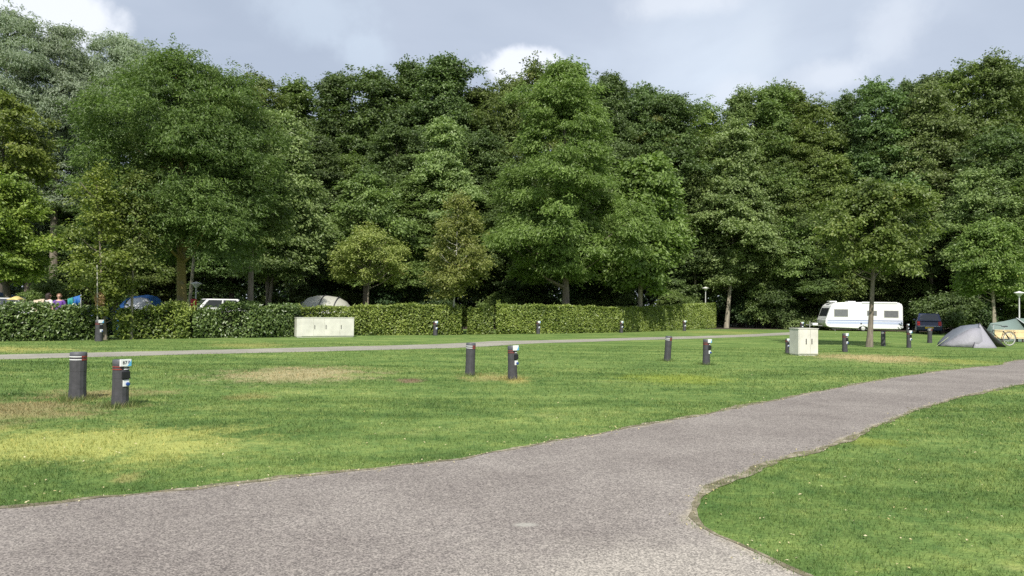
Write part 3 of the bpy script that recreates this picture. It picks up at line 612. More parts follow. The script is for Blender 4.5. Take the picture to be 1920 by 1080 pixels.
# -- skyline trees: a few built, the rest copied
protos = {}
def proto(kind):
    B = dict(n_leaf=105000, n_clump=120, clump_r=1.45, L=0.23, W=0.13, lobes=0.3)
    return {'dark': dict(B, shape='column', leaf='dark'), 'dark2': dict(B, shape='round', leaf='dark', flat=0.7, W=0.14),
         'spire': dict(B, shape='spire', leaf='dark', clump_r=1.15, flat=0.55), 'mid': dict(B, shape='column', leaf='mid', flat=0.6),
         'mid2': dict(B, shape='cone', leaf='mid', flat=0.5), 'olive': dict(B, shape='round', leaf='olive', n_leaf=85000, flat=0.6, sparse=0.12)}[kind]
SKY_TREES = [  # px, top y, half px, Y, kind
 (-160, 60, 95, 70, 'mid'), (-250, 90, 100, 64, 'dark2'), (300, 200, 80, 70, 'dark'), (400, 150, 75, 68, 'dark2'), (478, 124, 58, 66, 'olive'), (556, 146, 66, 70, 'mid'), (628, 124, 66, 68, 'spire'), (700, 122, 74, 69, 'dark2'), (774, 100, 68, 71, 'spire'),
 (838, 98, 72, 68, 'dark'), (902, 150, 68, 70, 'mid2'), (952, 132, 50, 66, 'olive'), (1008, 102, 60, 70, 'olive'), (1145, 132, 55, 67, 'dark'), (1205, 150, 55, 70, 'dark2'), (1258, 172, 66, 68, 'dark'), (1325, 182, 55, 71, 'olive'),
 (1392, 162, 50, 67, 'mid'), (1446, 146, 62, 69, 'mid2'), (1482, 148, 60, 71, 'mid2'), (1530, 176, 55, 68, 'olive'), (1588, 172, 50, 70, 'dark'), (1645, 142, 62, 66, 'dark2'), (1700, 146, 48, 69, 'dark'), (1745, 126, 70, 71, 'spire'),
 (1802, 108, 62, 68, 'olive'), (1868, 96, 62, 66, 'mid'), (1935, 104, 70, 69, 'mid2'), (2050, 90, 85, 66, 'dark2'), (2160, 120, 85, 70, 'dark'), (-340, 80, 100, 70, 'dark'), (2270, 110, 90, 66, 'mid'),
 # second, lower rank filling the wood
 (-60, 230, 80, 63, 'dark2'), (170, 290, 80, 62, 'dark'), (300, 320, 80, 62, 'mid'), (440, 300, 75, 61, 'dark2'), (600, 250, 60, 60, 'dark'), (662, 280, 62, 62, 'mid2'), (745, 225, 62, 63, 'dark2'), (775, 330, 60, 59, 'mid'), (905, 240, 62, 62, 'dark'), (975, 300, 70, 60, 'dark2'), (1130, 280, 70, 60, 'dark'),
 (1275, 300, 60, 62, 'dark2'), (1325, 250, 50, 64, 'mid'), (1450, 240, 55, 63, 'mid'), (1505, 215, 50, 64, 'olive'), (1600, 235, 60, 62, 'dark'), (1650, 260, 55, 61, 'mid'), (1700, 300, 60, 62, 'dark2'), (1805, 250, 60, 62, 'dark'), (1880, 230, 65, 61, 'dark2'), (1925, 330, 60, 58, 'mid'), (735, 165, 95, 75, 'dark2'), (860, 175, 90, 76, 'dark'), (1185, 185, 90, 75, 'dark2'), (1090, 160, 90, 76, 'dark'), (2000, 260, 80, 60, 'dark'), (1780, 420, 55, 60, 'dark'), (1420, 400, 55, 62, 'dark'), (1520, 400, 60, 64, 'dark2'), (2120, 300, 90, 60, 'mid'), (-200, 300, 90, 60, 'dark')]
KW = {'dark': 'dark green broad column', 'dark2': 'dark green round-topped tree', 'spire': 'dark pointed narrow tree', 'mid': 'mid green broad column', 'mid2': 'mid green tapering tree', 'olive': 'olive green round-topped tree'}
def where(px):
    marks = [(-120, 'the left edge'), (120, 'the second willow'), (350, 'the big mossy ash'), (530, 'the pale layered tree'), (697, 'the ochre hawthorn'), (862, 'the brown narrow tree'), (1060, 'the tall central tree'), (1213, 'the chestnut'), (1385, 'the pale alder'), (1478, 'the shrubs left of the caravan'), (1565, 'the front end of the caravan'), (1640, 'the lawn tree'), (1745, 'the dark blue car'), (1858, 'the small fan-shaped tree'), (2000, 'the right edge')]
    a = min(marks, key=lambda q: abs(q[0]-px)); d = px-a[0]
    return ('directly behind ' if abs(d) < 22 else ('to the left behind ' if d < 0 else 'to the right behind '))+a[1]
for i, (px, tp, hf, Y, kind) in enumerate(SKY_TREES):
    if 1230 < px < 1840: Y = max(Y, 67.5+(i % 3)*0.8)
    p = P(px, tp, Y); low = i >= 32
    lab = ('%s %s, %s' % ('lower' if low else 'tall', KW[kind], where(px)))
    if kind not in protos:
        o = make_tree('woodland_tree', 3.0, 22.0, 3.4, bark='dark', seed=60+i, trunk_r=0.24, label=lab, group=WG, loc=(0, 0, 0), trunk_top=0.8, limbs=20, **proto(kind)); protos[kind] = o
    else: o = copy_tree(protos[kind])
    o['label'] = lab; o['group'] = WG; o['category'] = 'tree'
    s = hf/FPX*Y/3.4*(1.22 if not low else 1.1); o.location = (p.x, Y, 0); o.scale = (s, s, p.z/22.7); o.rotation_euler = (0, 0, i*1.7)
# -- undergrowth at the wood's edge (individual shrubs) and a dense mass deep inside it
def shrub(px, top, half, Y, leaf='mid', seed=0, label='', L=0.2, W=0.11, n=14000, name='shrub', shape='round', cl=0.55, **k):
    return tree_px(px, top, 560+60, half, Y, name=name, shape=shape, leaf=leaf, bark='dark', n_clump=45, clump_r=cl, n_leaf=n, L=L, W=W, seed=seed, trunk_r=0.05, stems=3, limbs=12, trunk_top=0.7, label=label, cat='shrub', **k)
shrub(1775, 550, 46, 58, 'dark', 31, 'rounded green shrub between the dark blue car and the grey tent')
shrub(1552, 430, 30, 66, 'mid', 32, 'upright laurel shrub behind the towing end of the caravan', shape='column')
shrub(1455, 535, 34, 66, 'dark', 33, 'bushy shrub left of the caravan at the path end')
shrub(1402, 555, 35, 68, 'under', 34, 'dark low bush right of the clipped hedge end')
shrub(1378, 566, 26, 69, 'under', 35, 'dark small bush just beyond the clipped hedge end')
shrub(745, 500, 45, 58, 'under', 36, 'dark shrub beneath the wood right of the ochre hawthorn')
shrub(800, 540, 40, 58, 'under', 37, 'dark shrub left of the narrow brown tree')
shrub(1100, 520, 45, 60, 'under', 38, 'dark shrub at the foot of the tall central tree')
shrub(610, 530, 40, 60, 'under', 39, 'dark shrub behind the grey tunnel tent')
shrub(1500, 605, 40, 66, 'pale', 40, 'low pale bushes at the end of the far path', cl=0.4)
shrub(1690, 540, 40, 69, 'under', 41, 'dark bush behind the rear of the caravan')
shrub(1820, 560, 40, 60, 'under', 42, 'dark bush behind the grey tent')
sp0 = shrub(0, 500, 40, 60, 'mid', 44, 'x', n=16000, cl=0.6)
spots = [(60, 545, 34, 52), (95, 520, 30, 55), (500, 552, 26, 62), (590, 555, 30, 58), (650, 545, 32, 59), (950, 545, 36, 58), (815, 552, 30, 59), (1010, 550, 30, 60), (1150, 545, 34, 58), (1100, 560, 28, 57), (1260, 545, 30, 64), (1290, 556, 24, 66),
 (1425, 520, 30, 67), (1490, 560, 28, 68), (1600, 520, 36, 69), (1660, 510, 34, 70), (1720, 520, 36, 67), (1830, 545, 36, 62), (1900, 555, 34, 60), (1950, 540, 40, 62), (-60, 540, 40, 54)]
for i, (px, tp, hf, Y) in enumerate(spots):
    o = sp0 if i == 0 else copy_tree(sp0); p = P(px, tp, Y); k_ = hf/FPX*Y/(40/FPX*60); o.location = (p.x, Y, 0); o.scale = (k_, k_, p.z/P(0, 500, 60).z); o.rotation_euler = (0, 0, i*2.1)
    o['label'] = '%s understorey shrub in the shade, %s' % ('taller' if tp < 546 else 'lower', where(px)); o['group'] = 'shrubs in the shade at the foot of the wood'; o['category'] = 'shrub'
def undergrowth():
    rg = np.random.default_rng(77); n = 230000; nc = 2200
    cx = np.stack([rg.uniform(-95, 105, nc), rg.uniform(69, 96, nc), rg.uniform(0, 1, nc)**1.2*9], 1)
    ci = rg.integers(0, nc, n); C = cx[ci]+rg.normal(0, 1, (n, 3))*np.array([1.1, 0.8, 0.7]); C[:, 2] = np.abs(C[:, 2])
    nr = unit(rg.normal(0, 1, (n, 3))+np.array([0, -0.4, 0.6])); tip = unit(rg.normal(0, 1, (n, 3)))
    big = rg.random(n) < 0.3; C[big, 1] = rg.uniform(96, 108, big.sum()); C[big, 0] = rg.uniform(-120, 125, big.sum()); C[big, 2] = rg.uniform(0, 15, big.sum()); bs = np.where(big, 2.2, 1.0)
    V, F = leaf_mesh(C, nr, tip, rg.uniform(0.3, 0.6, n)*bs, rg.uniform(0.15, 0.3, n)*bs)
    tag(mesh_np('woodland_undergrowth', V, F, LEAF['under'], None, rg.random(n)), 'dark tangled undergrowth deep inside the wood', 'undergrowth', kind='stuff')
undergrowth()

# ------------------------------------------------------------------ hedges
def hedge(name, base, leaf, thick, seed, label, dens=430, rough=0.05, L=0.12, W=0.06, clipped=True, shift=0.35):
    """base: list of (px, py_base, py_top)"""
    rg = np.random.default_rng(seed); B = []
    for px, pb, pt in base:
        g = G(px, pb); tp = P(px, pt, g.y); B.append((g.x, g.y, tp.z))
    B = np.array(B); seg = np.diff(B[:, :2], axis=0); sl = np.hypot(seg[:, 0], seg[:, 1]); tot = sl.sum(); cum = np.concatenate([[0], np.cumsum(sl)])
    org = Vector((B[:, 0].mean(), B[:, 1].mean()+thick/2, 0))
    n = int((tot*(B[:, 2].mean()*2+thick)+2*thick*2)*dens)
    s = rg.uniform(-0.0, tot, n); x = np.interp(s, cum, B[:, 0]); y = np.interp(s, cum, B[:, 1]); h = np.interp(s, cum, B[:, 2])
    ar = np.array([1.5*tot*B[:, 2].mean(), 1.2*tot*thick, 0.4*tot*B[:, 2].mean(), 2*thick*B[:, 2].mean()]); face = rg.choice(4, n, p=ar/ar.sum())   # front, top, back, ends
    u = rg.random(n); dep = np.abs(rg.normal(0, rough*1.9, n))
    nx = np.zeros(n); ny = np.zeros(n); nz = np.zeros(n); z = np.zeros(n); yo = np.zeros(n); xo = np.zeros(n)
    bulge = 0.10*np.sin(s*1.3+seed)+0.07*np.sin(s*3.1)+0.05*np.sin(s*7.7)+(0 if clipped else 0.16*np.sin(s*2.1+1))
    hv = h+(0.03 if clipped else 0.12)*np.sin(s*2.7+seed)+(0.02 if clipped else 0.10)*np.sin(s*6.1)
    f = face == 0; z[f] = u[f]*hv[f]; cv = np.sin(np.pi*np.clip(u, 0, 1))**0.5
    yo[f] = (-bulge*cv)[f]+dep[f]+(1-cv[f])*0.12; ny[f] = -1; nz[f] = (u[f]-0.3)*0.8
    f = face == 1; z[f] = hv[f]-dep[f]+0.03*rg.normal(0, 1, f.sum()); yo[f] = u[f]*thick; nz[f] = 1; ny[f] = -0.2
    f = face == 2; z[f] = u[f]*hv[f]; yo[f] = thick-dep[f]; ny[f] = 1
    f = face == 3; e = rg.random(n) < 0.5; z[f] = u[f]*hv[f]; yo[f] = rg.random(f.sum())*thick
    x[f] = np.where(e[f], B[0, 0], B[-1, 0]); y[f] = np.where(e[f], B[0, 1], B[-1, 1]); nx[f] = np.where(e[f], -1, 1); xo[f] = np.where(e[f], dep[f], -dep[f])*1.5
    C = np.stack([x+xo, y+yo, np.maximum(z, 0.03)], 1)
    Nn = unit(np.stack([nx, ny, nz], 1)*0.8+rg.normal(0, 0.75, (n, 3))+np.array([0, 0, 0.35])); tip = unit(rg.normal(0, 0.6, (n, 3))+np.stack([nx*0.2, ny*0.2, np.full(n, 0.35)], 1))
    # stray shoots
    m_ = n//22; k = rg.integers(0, n, m_); C2 = C[k]+Nn[k]*rg.uniform(0.03, 0.12 if clipped else 0.2, m_)[:, None]
    C = np.concatenate([C, C2]); Nn = np.concatenate([Nn, unit(rg.normal(0, 1, (m_, 3)))]); tip = np.concatenate([tip, unit(rg.normal(0, 0.5, (m_, 3))+np.array([0, 0, 0.8]))]); n = len(C)
    V, F = leaf_mesh(C-np.array(org), Nn, tip, L*rg.uniform(0.6, 1.25, n), W*rg.uniform(0.7, 1.2, n), fold=0.12)
    cl = 0.5+0.28*np.sin(C[:, 0]*1.1+C[:, 2]*2.2+seed)*np.sin(C[:, 0]*0.37+1.3)
    rnd = np.clip(0.45*cl+0.6*rg.random(n)-0.05, 0, 1)
    root = empty(name, org, 0, label, 'hedge', 'laurel hedges along the far path')
    mesh_np('foliage', V, F, LEAF[leaf], root, rnd)
    # solid inner hull; its near-black colour stands in for shade between the leaves
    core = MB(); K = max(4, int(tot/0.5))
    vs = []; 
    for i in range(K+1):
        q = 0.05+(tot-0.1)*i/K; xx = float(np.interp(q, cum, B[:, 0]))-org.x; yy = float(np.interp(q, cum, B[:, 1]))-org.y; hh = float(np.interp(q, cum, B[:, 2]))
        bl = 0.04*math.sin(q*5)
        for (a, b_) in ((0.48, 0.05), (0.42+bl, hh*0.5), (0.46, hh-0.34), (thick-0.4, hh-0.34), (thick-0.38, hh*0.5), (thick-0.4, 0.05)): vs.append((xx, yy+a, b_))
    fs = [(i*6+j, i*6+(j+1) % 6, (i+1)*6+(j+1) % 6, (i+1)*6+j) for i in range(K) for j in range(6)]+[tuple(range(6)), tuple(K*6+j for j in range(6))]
    core.add(vs, fs); core.build('shade_core', M_HEDGE_SHADE, root)
    return root
M_HEDGE_SHADE = plain('hedge_shade', (0.020, 0.026, 0.012), 0.95, var=0.6, scale=12, spec=0.1, bump=0.9, bscale=25)  # darkness inside the hedges is put into this colour
hedge('laurel_hedge', [(-260, 643, 568), (-60, 641, 571), (60, 640, 572), (120, 639, 573), (176, 638, 584)], 'laurel_dark', 1.5, 1, 'loose dark laurel hedge at the left edge in front of the white car', clipped=False, rough=0.10, dens=250, L=0.17, W=0.085)
hedge('laurel_hedge', [(214, 637, 588), (250, 636, 575), (310, 635.5, 572), (352, 635, 580)], 'laurel', 1.4, 2, 'loose laurel hedge between the young birch and the big mossy ash trunk', clipped=False, rough=0.10, dens=260, L=0.17, W=0.085)
hedge('laurel_hedge', [(362, 634.5, 584), (400, 634, 572), (470, 633.5, 569), (520, 633, 574), (548, 632, 578)], 'laurel_dark', 1.5, 3, 'loose laurel hedge in front of the white van, left of the wide cabinet', clipped=False, rough=0.10, dens=260, L=0.17, W=0.085)
hedge('laurel_hedge', [(552, 630, 577), (640, 629, 575), (700, 629, 573), (770, 628.5, 570), (840, 628, 573), (864, 628, 580)], 'laurel', 1.4, 4, 'clipped bright laurel hedge running behind the wide cabinet', dens=290, L=0.17, W=0.08)
hedge('laurel_hedge', [(876, 627.5, 580), (900, 627.5, 576), (924, 627, 575)], 'laurel', 1.2, 5, 'short laurel hedge piece behind the middle pair of bollards', dens=290, L=0.17, W=0.08)
hedge('laurel_hedge', [(930, 627, 573), (1000, 626, 572), (1080, 625, 573.5), (1160, 623.5, 577), (1230, 621, 575), (1290, 618.5, 571), (1343, 615.5, 569)], 'laurel', 1.5, 6, 'long clipped laurel hedge ending near the lamp right of the centre', dens=290, L=0.17, W=0.08)
shrub(871, 580, 8, 44, 'yellow', 43, 'small yellow-green bush showing in the gap between two hedges', n=2500, L=0.1, W=0.06, cl=0.3)

# ------------------------------------------------------------------ bollards
M_POST = plain('post_plastic', (0.052, 0.051, 0.056), 0.6, var=0.25, scale=9, bump=0.1)
M_CAP = plain('post_cap', (0.085, 0.087, 0.098), 0.55, var=0.15)
M_WHITE = plain('sign_white', (0.78, 0.79, 0.78), 0.4, var=0.04)
M_BLUE = plain('sign_blue', (0.10, 0.42, 0.72), 0.4, var=0.05)
M_DBLUE = plain('socket_blue', (0.015, 0.06, 0.24), 0.35, var=0.05)
M_RED = plain('reflector_red', (0.26, 0.045, 0.035), 0.4, var=0.15)
M_BLACK = plain('socket_black', (0.012, 0.012, 0.014), 0.4, var=0.1)
def text_mesh(body, size, mat, parent, name='lettering', extrude=0.001):
    cu = bpy.data.curves.new(name, 'FONT'); cu.body = body; cu.size = size; cu.align_x = 'CENTER'; cu.align_y = 'CENTER'; cu.extrude = extrude; cu.resolution_u = 2
    tmp = bpy.data.objects.new(name, cu); scene.collection.objects.link(tmp)
    dg = bpy.context.evaluated_depsgraph_get(); me = bpy.data.meshes.new_from_object(tmp.evaluated_get(dg)); bpy.data.objects.remove(tmp, do_unlink=True)
    me.materials.clear(); me.materials.append(mat); o = bpy.data.objects.new(name, me); link(o, parent); return o
def arc_plate(mb, r_, a0, a1, z0, z1, th=0.006, n=8):
    """curved plate hugging the post; angles about z"""
    vs = []
    for k in range(n+1):
        t = a0+(a1-a0)*k/n
        for rr in (r_, r_+th):
            for z in (z0, z1): vs.append((rr*math.cos(t), rr*math.sin(t), z))
    fs = []
    for k in range(n):
        a = k*4; b = a+4; fs += [(a, a+1, b+1, b), (a+2, b+2, b+3, a+3), (a+1, a+3, b+3, b+1), (a, b, b+2, a+2)]
    fs += [(0, 2, 3, 1), (n*4, n*4+1, n*4+3, n*4+2)]
    return mb.add(vs, fs)
def bollard(px, base, top, service, label, dia_px=None, tilt=0.0, yaw=0.0, num=None):
    g = G(px, base); h = P(px, top, g.y).z; r_ = (dia_px/2/FPX*g.y) if dia_px else 0.125
    face = math.atan2(-g.y, -g.x)          # towards the viewer's side of the lawn
    root = empty('service_bollard' if service else 'marker_bollard', g, face+math.pi/2+yaw, label, 'bollard', 'dark bollards marking the pitches')
    root.rotation_euler[1] = tilt
    F_ = -math.pi/2                        # local front is -y
    b = MB(); b.lathe([(r_*1.04, -0.05), (r_*1.07, 0.03), (r_*1.0, h*0.22), (r_*0.97, h*0.45), (r_*0.97, h*0.60), (r_*0.985, h*0.605), (r_*0.985, h*0.90)], 14); b.build('post', M_POST, root, smooth=False)
    c = MB(); c.lathe([(r_*0.99, h*0.901), (r_*1.0, h*0.93), (r_*0.99, h*0.985), (r_*0.92, h)], 20); c.build('cap', M_CAP, root, smooth=True)
    s = MB(); s2 = MB()
    for z in (0.845, 0.905 if not service else 0.79):
        if not service:
            zc = h*(z-0.005); arc_plate(s, r_*0.99, F_-1.5, F_+0.35, zc, zc+0.014, 0.004); arc_plate(s2, r_*0.99, F_+0.38, F_+1.35, zc-0.006, zc+0.02, 0.004)
        else:
            zc = h*z; arc_plate(s2, r_*0.99, F_-1.4, F_+0.1, zc, zc+0.014, 0.004); arc_plate(s, r_*0.99, F_+0.35, F_+1.45, zc, zc+0.014, 0.004)
    s.build('reflective_band', M_WHITE, root); s2.build('red_reflector', M_RED, root)
    if service:
        a = -0.0+0.5; w = r_*0.70; e = None
        def plate(mb, x0, x1, z0, z1, y0, th):
            # flat plate facing local direction rotated by a from -y
            ca, sa = math.cos(a), math.sin(a)
            pts = []
            for (x, y) in ((x0, -y0-th), (x1, -y0-th), (x1, -y0), (x0, -y0)): pts.append((x*ca-y*sa, x*sa+y*ca))
            vs = [(p[0], p[1], z0) for p in pts]+[(p[0], p[1], z1) for p in pts]
            return mb.add(vs, [(0,3,2,1),(4,5,6,7),(0,1,5,4),(1,2,6,5),(2,3,7,6),(3,0,4,7)])
        y0 = r_*0.93
        sg = plate(MB(), -w*1.02, w*1.02, h*0.865, h*1.012, y0, 0.028).build('number_plate', M_WHITE, root, bevel=0.003)
        tri = MB(); ca, sa = math.cos(a), math.sin(a); yy = -(y0+0.0295)
        pts = [(w*0.25, h*0.868), (w*1.0, h*0.868), (w*1.0, h*1.0), (w*0.85, h*0.96)]
        tri.sheet([(x*ca-yy*sa, x*sa+yy*ca, z) for x, z in pts], 0.002); tri.build('blue_emblem', M_BLUE, sg)
        if num:
            t = text_mesh(num, h*0.10, M_BLACK, sg); t.location = (-w*0.22*ca-(yy-0.001)*sa, -w*0.22*sa+(yy-0.001)*ca, h*0.94); t.rotation_euler = (math.pi/2, 0, a)
            t2 = text_mesh('P', h*0.085, M_DBLUE, sg); t2.location = (w*0.55*ca-(yy-0.004)*sa, w*0.55*sa+(yy-0.004)*ca, h*0.945); t2.rotation_euler = (math.pi/2, 0, a)
        sb = plate(MB(), -w*0.6, w*0.85, h*0.60, h*0.755, y0, 0.035).build('socket_cover', M_BLACK, root, bevel=0.008)
        pl = plate(MB(), -w*0.35, w*0.8, h*0.435, h*0.575, y0, 0.015).build('socket_plate', M_WHITE, root, bevel=0.003)
        so_ = MB(); cx, cz = w*0.45, h*0.485; 
        so_.lathe([(0.027, 0), (0.030, 0.012), (0.027, 0.03), (0.018, 0.033)], 14)
        so_.v = [((cx+vx)*ca-(-(y0+0.015)-vz)*sa, (cx+vx)*sa+(-(y0+0.015)-vz)*ca, cz+vy) for vx, vy, vz in so_.v]
        so_.build('blue_socket', M_DBLUE, pl, smooth=True)
    return root
BO = [(145, 750, 660, 0, 'leftmost near bollard with white and red bands, beside the numbered one', 29, 0, 0, None),
 (225, 762, 674, 1, 'near service bollard numbered 87 with black cover and blue socket', 29, 0, 0, '87'),
 (881, 704, 643, 0, 'banded bollard left of the middle pair on the lawn', 18, 0.02, 0, None),
 (961, 712, 648, 1, 'service bollard right of the middle pair, with white plate and socket', 18, -0.02, 0.25, None),
 (1251, 677, 630, 0, 'banded bollard left of the pair right of centre, leaning slightly', 12.5, 0.06, 0, None),
 (1324, 684, 636, 1, 'service bollard right of the pair right of centre', 13.5, 0.02, 0.4, None),
 (1584, 660, 625, 1, 'service bollard between the small cabinet and the lawn tree', 9.5, 0, 0.4, None),
 (1656, 649, 621, 0, 'plain bollard just right of the lawn tree trunk', 8, 0, 0, None),
 (1704, 652, 620, 1, 'service bollard below the rear end of the caravan', 8, 0, 0.3, None),
 (1743, 643, 615, 0, 'plain bollard in front of the dark blue car', 8, 0.02, 0, None),
 (1790, 635, 617, 0, 'small far bollard just left of the grey tent', 7.5, 0, 0, None),
 (1702, 624, 607.5, 1, 'far bollard between caravan and dark blue car', 5, 0, 0, None),
 (1476, 662, 635, 1, 'bollard half hidden behind the left side of the small cabinet', 7, 0, 0, None),
 (1503, 621, 604, 1, 'far bollard beside the caravan drawbar, above the small cabinet', 6.5, 0, 0, None),
 (185, 640, 600, 1, 'bollard in the hedge gap by the young birch at the left', 13, 0.0, 0, None),
 (548, 631, 600, 1, 'bollard touching the left end of the wide cabinet', 9, 0, 0, None),
 (816, 629, 602, 1, 'bollard against the hedge left of the middle gap', 8, 0, 0, None),
 (1009, 626, 602, 1, 'bollard against the long clipped hedge, nearest its left end', 7, 0, 0, None),
 (1165, 624, 602, 1, 'bollard against the middle of the long clipped hedge', 6, 0, 0, None),
 (1283, 620.5, 601, 1, 'bollard against the long clipped hedge, nearest its right end', 6, 0, 0, None)]
for (px, b_, t_, sv, lab, dp, tl, yw, num) in BO: bollard(px, b_, t_, sv, lab, dp, tl, yw, num)
def tuft(g, n, seed, r_=0.22):
    rg = np.random.default_rng(seed)
    a = rg.uniform(0, 6.28, n); d = r_*(0.55+np.abs(rg.normal(0, 0.5, n))); X = g.x+d*np.cos(a); Y = g.y+d*np.sin(a); h = rg.uniform(0.04, 0.13, n); w = rg.uniform(0.003, 0.006, n); az = rg.uniform(0, 6.28, n); la = rg.uniform(0, 6.28, n)
    V = np.zeros((n, 3, 3)); V[:, 0] = np.stack([X-w*np.cos(az), Y-w*np.sin(az), 0*X], 1); V[:, 1] = np.stack([X+w*np.cos(az), Y+w*np.sin(az), 0*X], 1); V[:, 2] = np.stack([X+0.6*h*np.cos(la), Y+0.6*h*np.sin(la), h], 1)
    return V, rg.random(n)
Vt = []; rt = []
for i, (px, b_, t_, *_r) in enumerate(BO[:9]):
    if i in (0, 1, 2, 3, 4, 5):
        v, r1 = tuft(G(px, b_), 700 if i < 2 else 220, i); Vt.append(v); rt.append(r1)
Vt = np.concatenate(Vt); tag(mesh_np('longer_grass', Vt.reshape(-1, 3), np.arange(len(Vt)*3).reshape(-1, 3), grass_mat(), rnd=np.concatenate(rt)), 'longer untrimmed grass at the feet of the bollards', 'grass', kind='stuff')

# ------------------------------------------------------------------ utility cabinets
M_CAB = plain('cabinet_cream', (0.61, 0.60, 0.53), 0.6, var=0.13, scale=2.2)
M_LID = plain('cabinet_lid', (0.52, 0.52, 0.45), 0.6, var=0.08)
M_SEAM = plain('seam_dark', (0.12, 0.12, 0.10), 0.8)
def cabinet(loc, rz, w, d, h, doors, handles, label):
    root = empty('utility_cabinet', loc, rz, label, 'cabinet')
    MB().box(0, w, 0, d, 0.04, h-0.03).build('housing', M_CAB, root, bevel=0.01)
    MB().box(-0.015, w+0.015, -0.02, d+0.015, h-0.029, h).build('lid', M_LID, root, bevel=0.006)
    MB().box(0.02, w-0.02, 0.02, d-0.02, -0.06, 0.039).build('plinth', M_LID, root)
    for (a, b_) in doors:
        dd = MB().box(a+0.006, b_-0.006, -0.016, -0.0005, 0.07, h-0.045).build('door', M_CAB, root, bevel=0.003)
        for hx in handles:
            if a < hx < b_: MB().box(hx-0.015, hx+0.015, -0.032, -0.0165, h*0.42, h*0.62).build('handle', M_BLACK, dd, bevel=0.004)
    return root
g1 = G(556, 633); g2 = G(663.5, 632); w1_ = (g2-g1).length
z0c = lambda q: (q-1085)/550*w1_
cabinet(g1, math.atan2(g2.y-g1.y, g2.x-g1.x), w1_, 0.45, 0.99, [(z0c(1130), z0c(1243)), (z0c(1243), z0c(1344)), (z0c(1344), z0c(1496)), (z0c(1496), w1_-0.01)], [z0c(1253)-0.03+0.03, z0c(1360), z0c(1507)], 'wide cream utility cabinet with several doors standing before the hedge')
gc = G(1497, 667); cabinet(gc, R(13), 0.80, 0.55, 0.98, [(0.02, 0.47), (0.47, 0.79)], [0.30, 0.53], 'small cream double-door utility cabinet on the lawn left of the caravan')

# ------------------------------------------------------------------ lamps
M_LAMPP = plain('lamp_pole', (0.52, 0.53, 0.50), 0.45, var=0.1)
M_LAMPH = plain('lamp_shade', (0.78, 0.78, 0.74), 0.4, var=0.05)
def lamp(px, top, Y, label):
    p = P(px, top, Y); h = p.z; root = empty('lamp_post', (p.x, Y, 0), 0, label, 'lamp post', 'campsite lamp posts')
    MB().tube([(0, 0, -0.1), (0, 0, 0.9), (0, 0, 0.92), (0, 0, h-0.32)], [0.055, 0.055, 0.042, 0.035], 12).build('pole', M_LAMPP, root, smooth=True)
    MB().lathe([(0.05, h-0.34), (0.09, h-0.30), (0.24, h-0.12)], 20).build('diffuser', M_LAMPH, root, smooth=True)
    MB().lathe([(0.30, h-0.119), (0.29, h-0.09), (0.08, h-0.02), (0.03, h)], 24).build('lamp_shade', M_LAMPH, root, smooth=True)
lamp(368, 528, 41, 'white dish-shaped lamp post beside the mossy ash trunk')
lamp(1323, 538, 65.3, 'white dish-shaped lamp post behind the right end of the long hedge')
lamp(1911, 546, 46.8, 'white dish-shaped lamp post at the right edge above the green tent')
pe = P(363, 573, 40.6)
fe_ = empty('fire_point', (pe.x, 40.6, 0), 0, 'red fire point box on a post beside the left lamp post', 'fire point')
MB().box(-0.13, 0.13, -0.1, 0.1, 1.05, 1.85).build('red_box', plain('fire_red', (0.62, 0.02, 0.03), 0.4), fe_, bevel=0.03)
MB().tube([(0, 0, -0.1), (0, 0, 1.15)], 0.04, 10).build('post', M_LAMPP, fe_, smooth=True)

# ------------------------------------------------------------------ caravan
M_CAR = plain('caravan_white', (0.80, 0.81, 0.80), 0.35, var=0.03)
M_GLASS = plain('window_glass', (0.045, 0.05, 0.055), 0.12, var=0.1, spec=0.8)
M_WGREY = plain('caravan_window', (0.16, 0.165, 0.17), 0.2, var=0.1, spec=0.7)
M_STRIPE = plain('stripe_blue', (0.26, 0.31, 0.50), 0.4, var=0.05)
M_STRIPE2 = plain('stripe_pale', (0.46, 0.52, 0.68), 0.4, var=0.05)
M_TYRE = plain('tyre', (0.02, 0.02, 0.02), 0.85)
M_RIM = plain('rim', (0.62, 0.62, 0.62), 0.35, metal=0.2)
M_STEEL = plain('steel', (0.22, 0.22, 0.22), 0.5, metal=0.6)
def wheel(parent, x, y, z, r_, w=0.18, name='wheel'):
    wb = MB().lathe([(r_*0.6, -w/2), (r_*0.94, -w/2), (r_, -w/3), (r_, w/3), (r_*0.94, w/2), (r_*0.6, w/2)], 24); wb.v = [(x+a, y+c, z+b) for a, b, c in wb.v]; wo = wb.build(name, M_TYRE, parent, smooth=True)
    rb = MB().lathe([(r_*0.62, -w/2-0.004), (r_*0.55, -w/2-0.012), (r_*0.2, -w/2-0.004), (0.02, -w/2-0.02)], 20); rb.v = [(x+a, y+c, z+b) for a, b, c in rb.v]; rb.build('rim', M_RIM, wo, smooth=True)
    rb = MB().lathe([(r_*0.62, w/2+0.004), (r_*0.55, w/2+0.012), (r_*0.2, w/2+0.004), (0.02, w/2+0.02)], 20); rb.v = [(x+a, y+c, z+b) for a, b, c in rb.v]; rb.build('rim', M_RIM, wo, smooth=True)
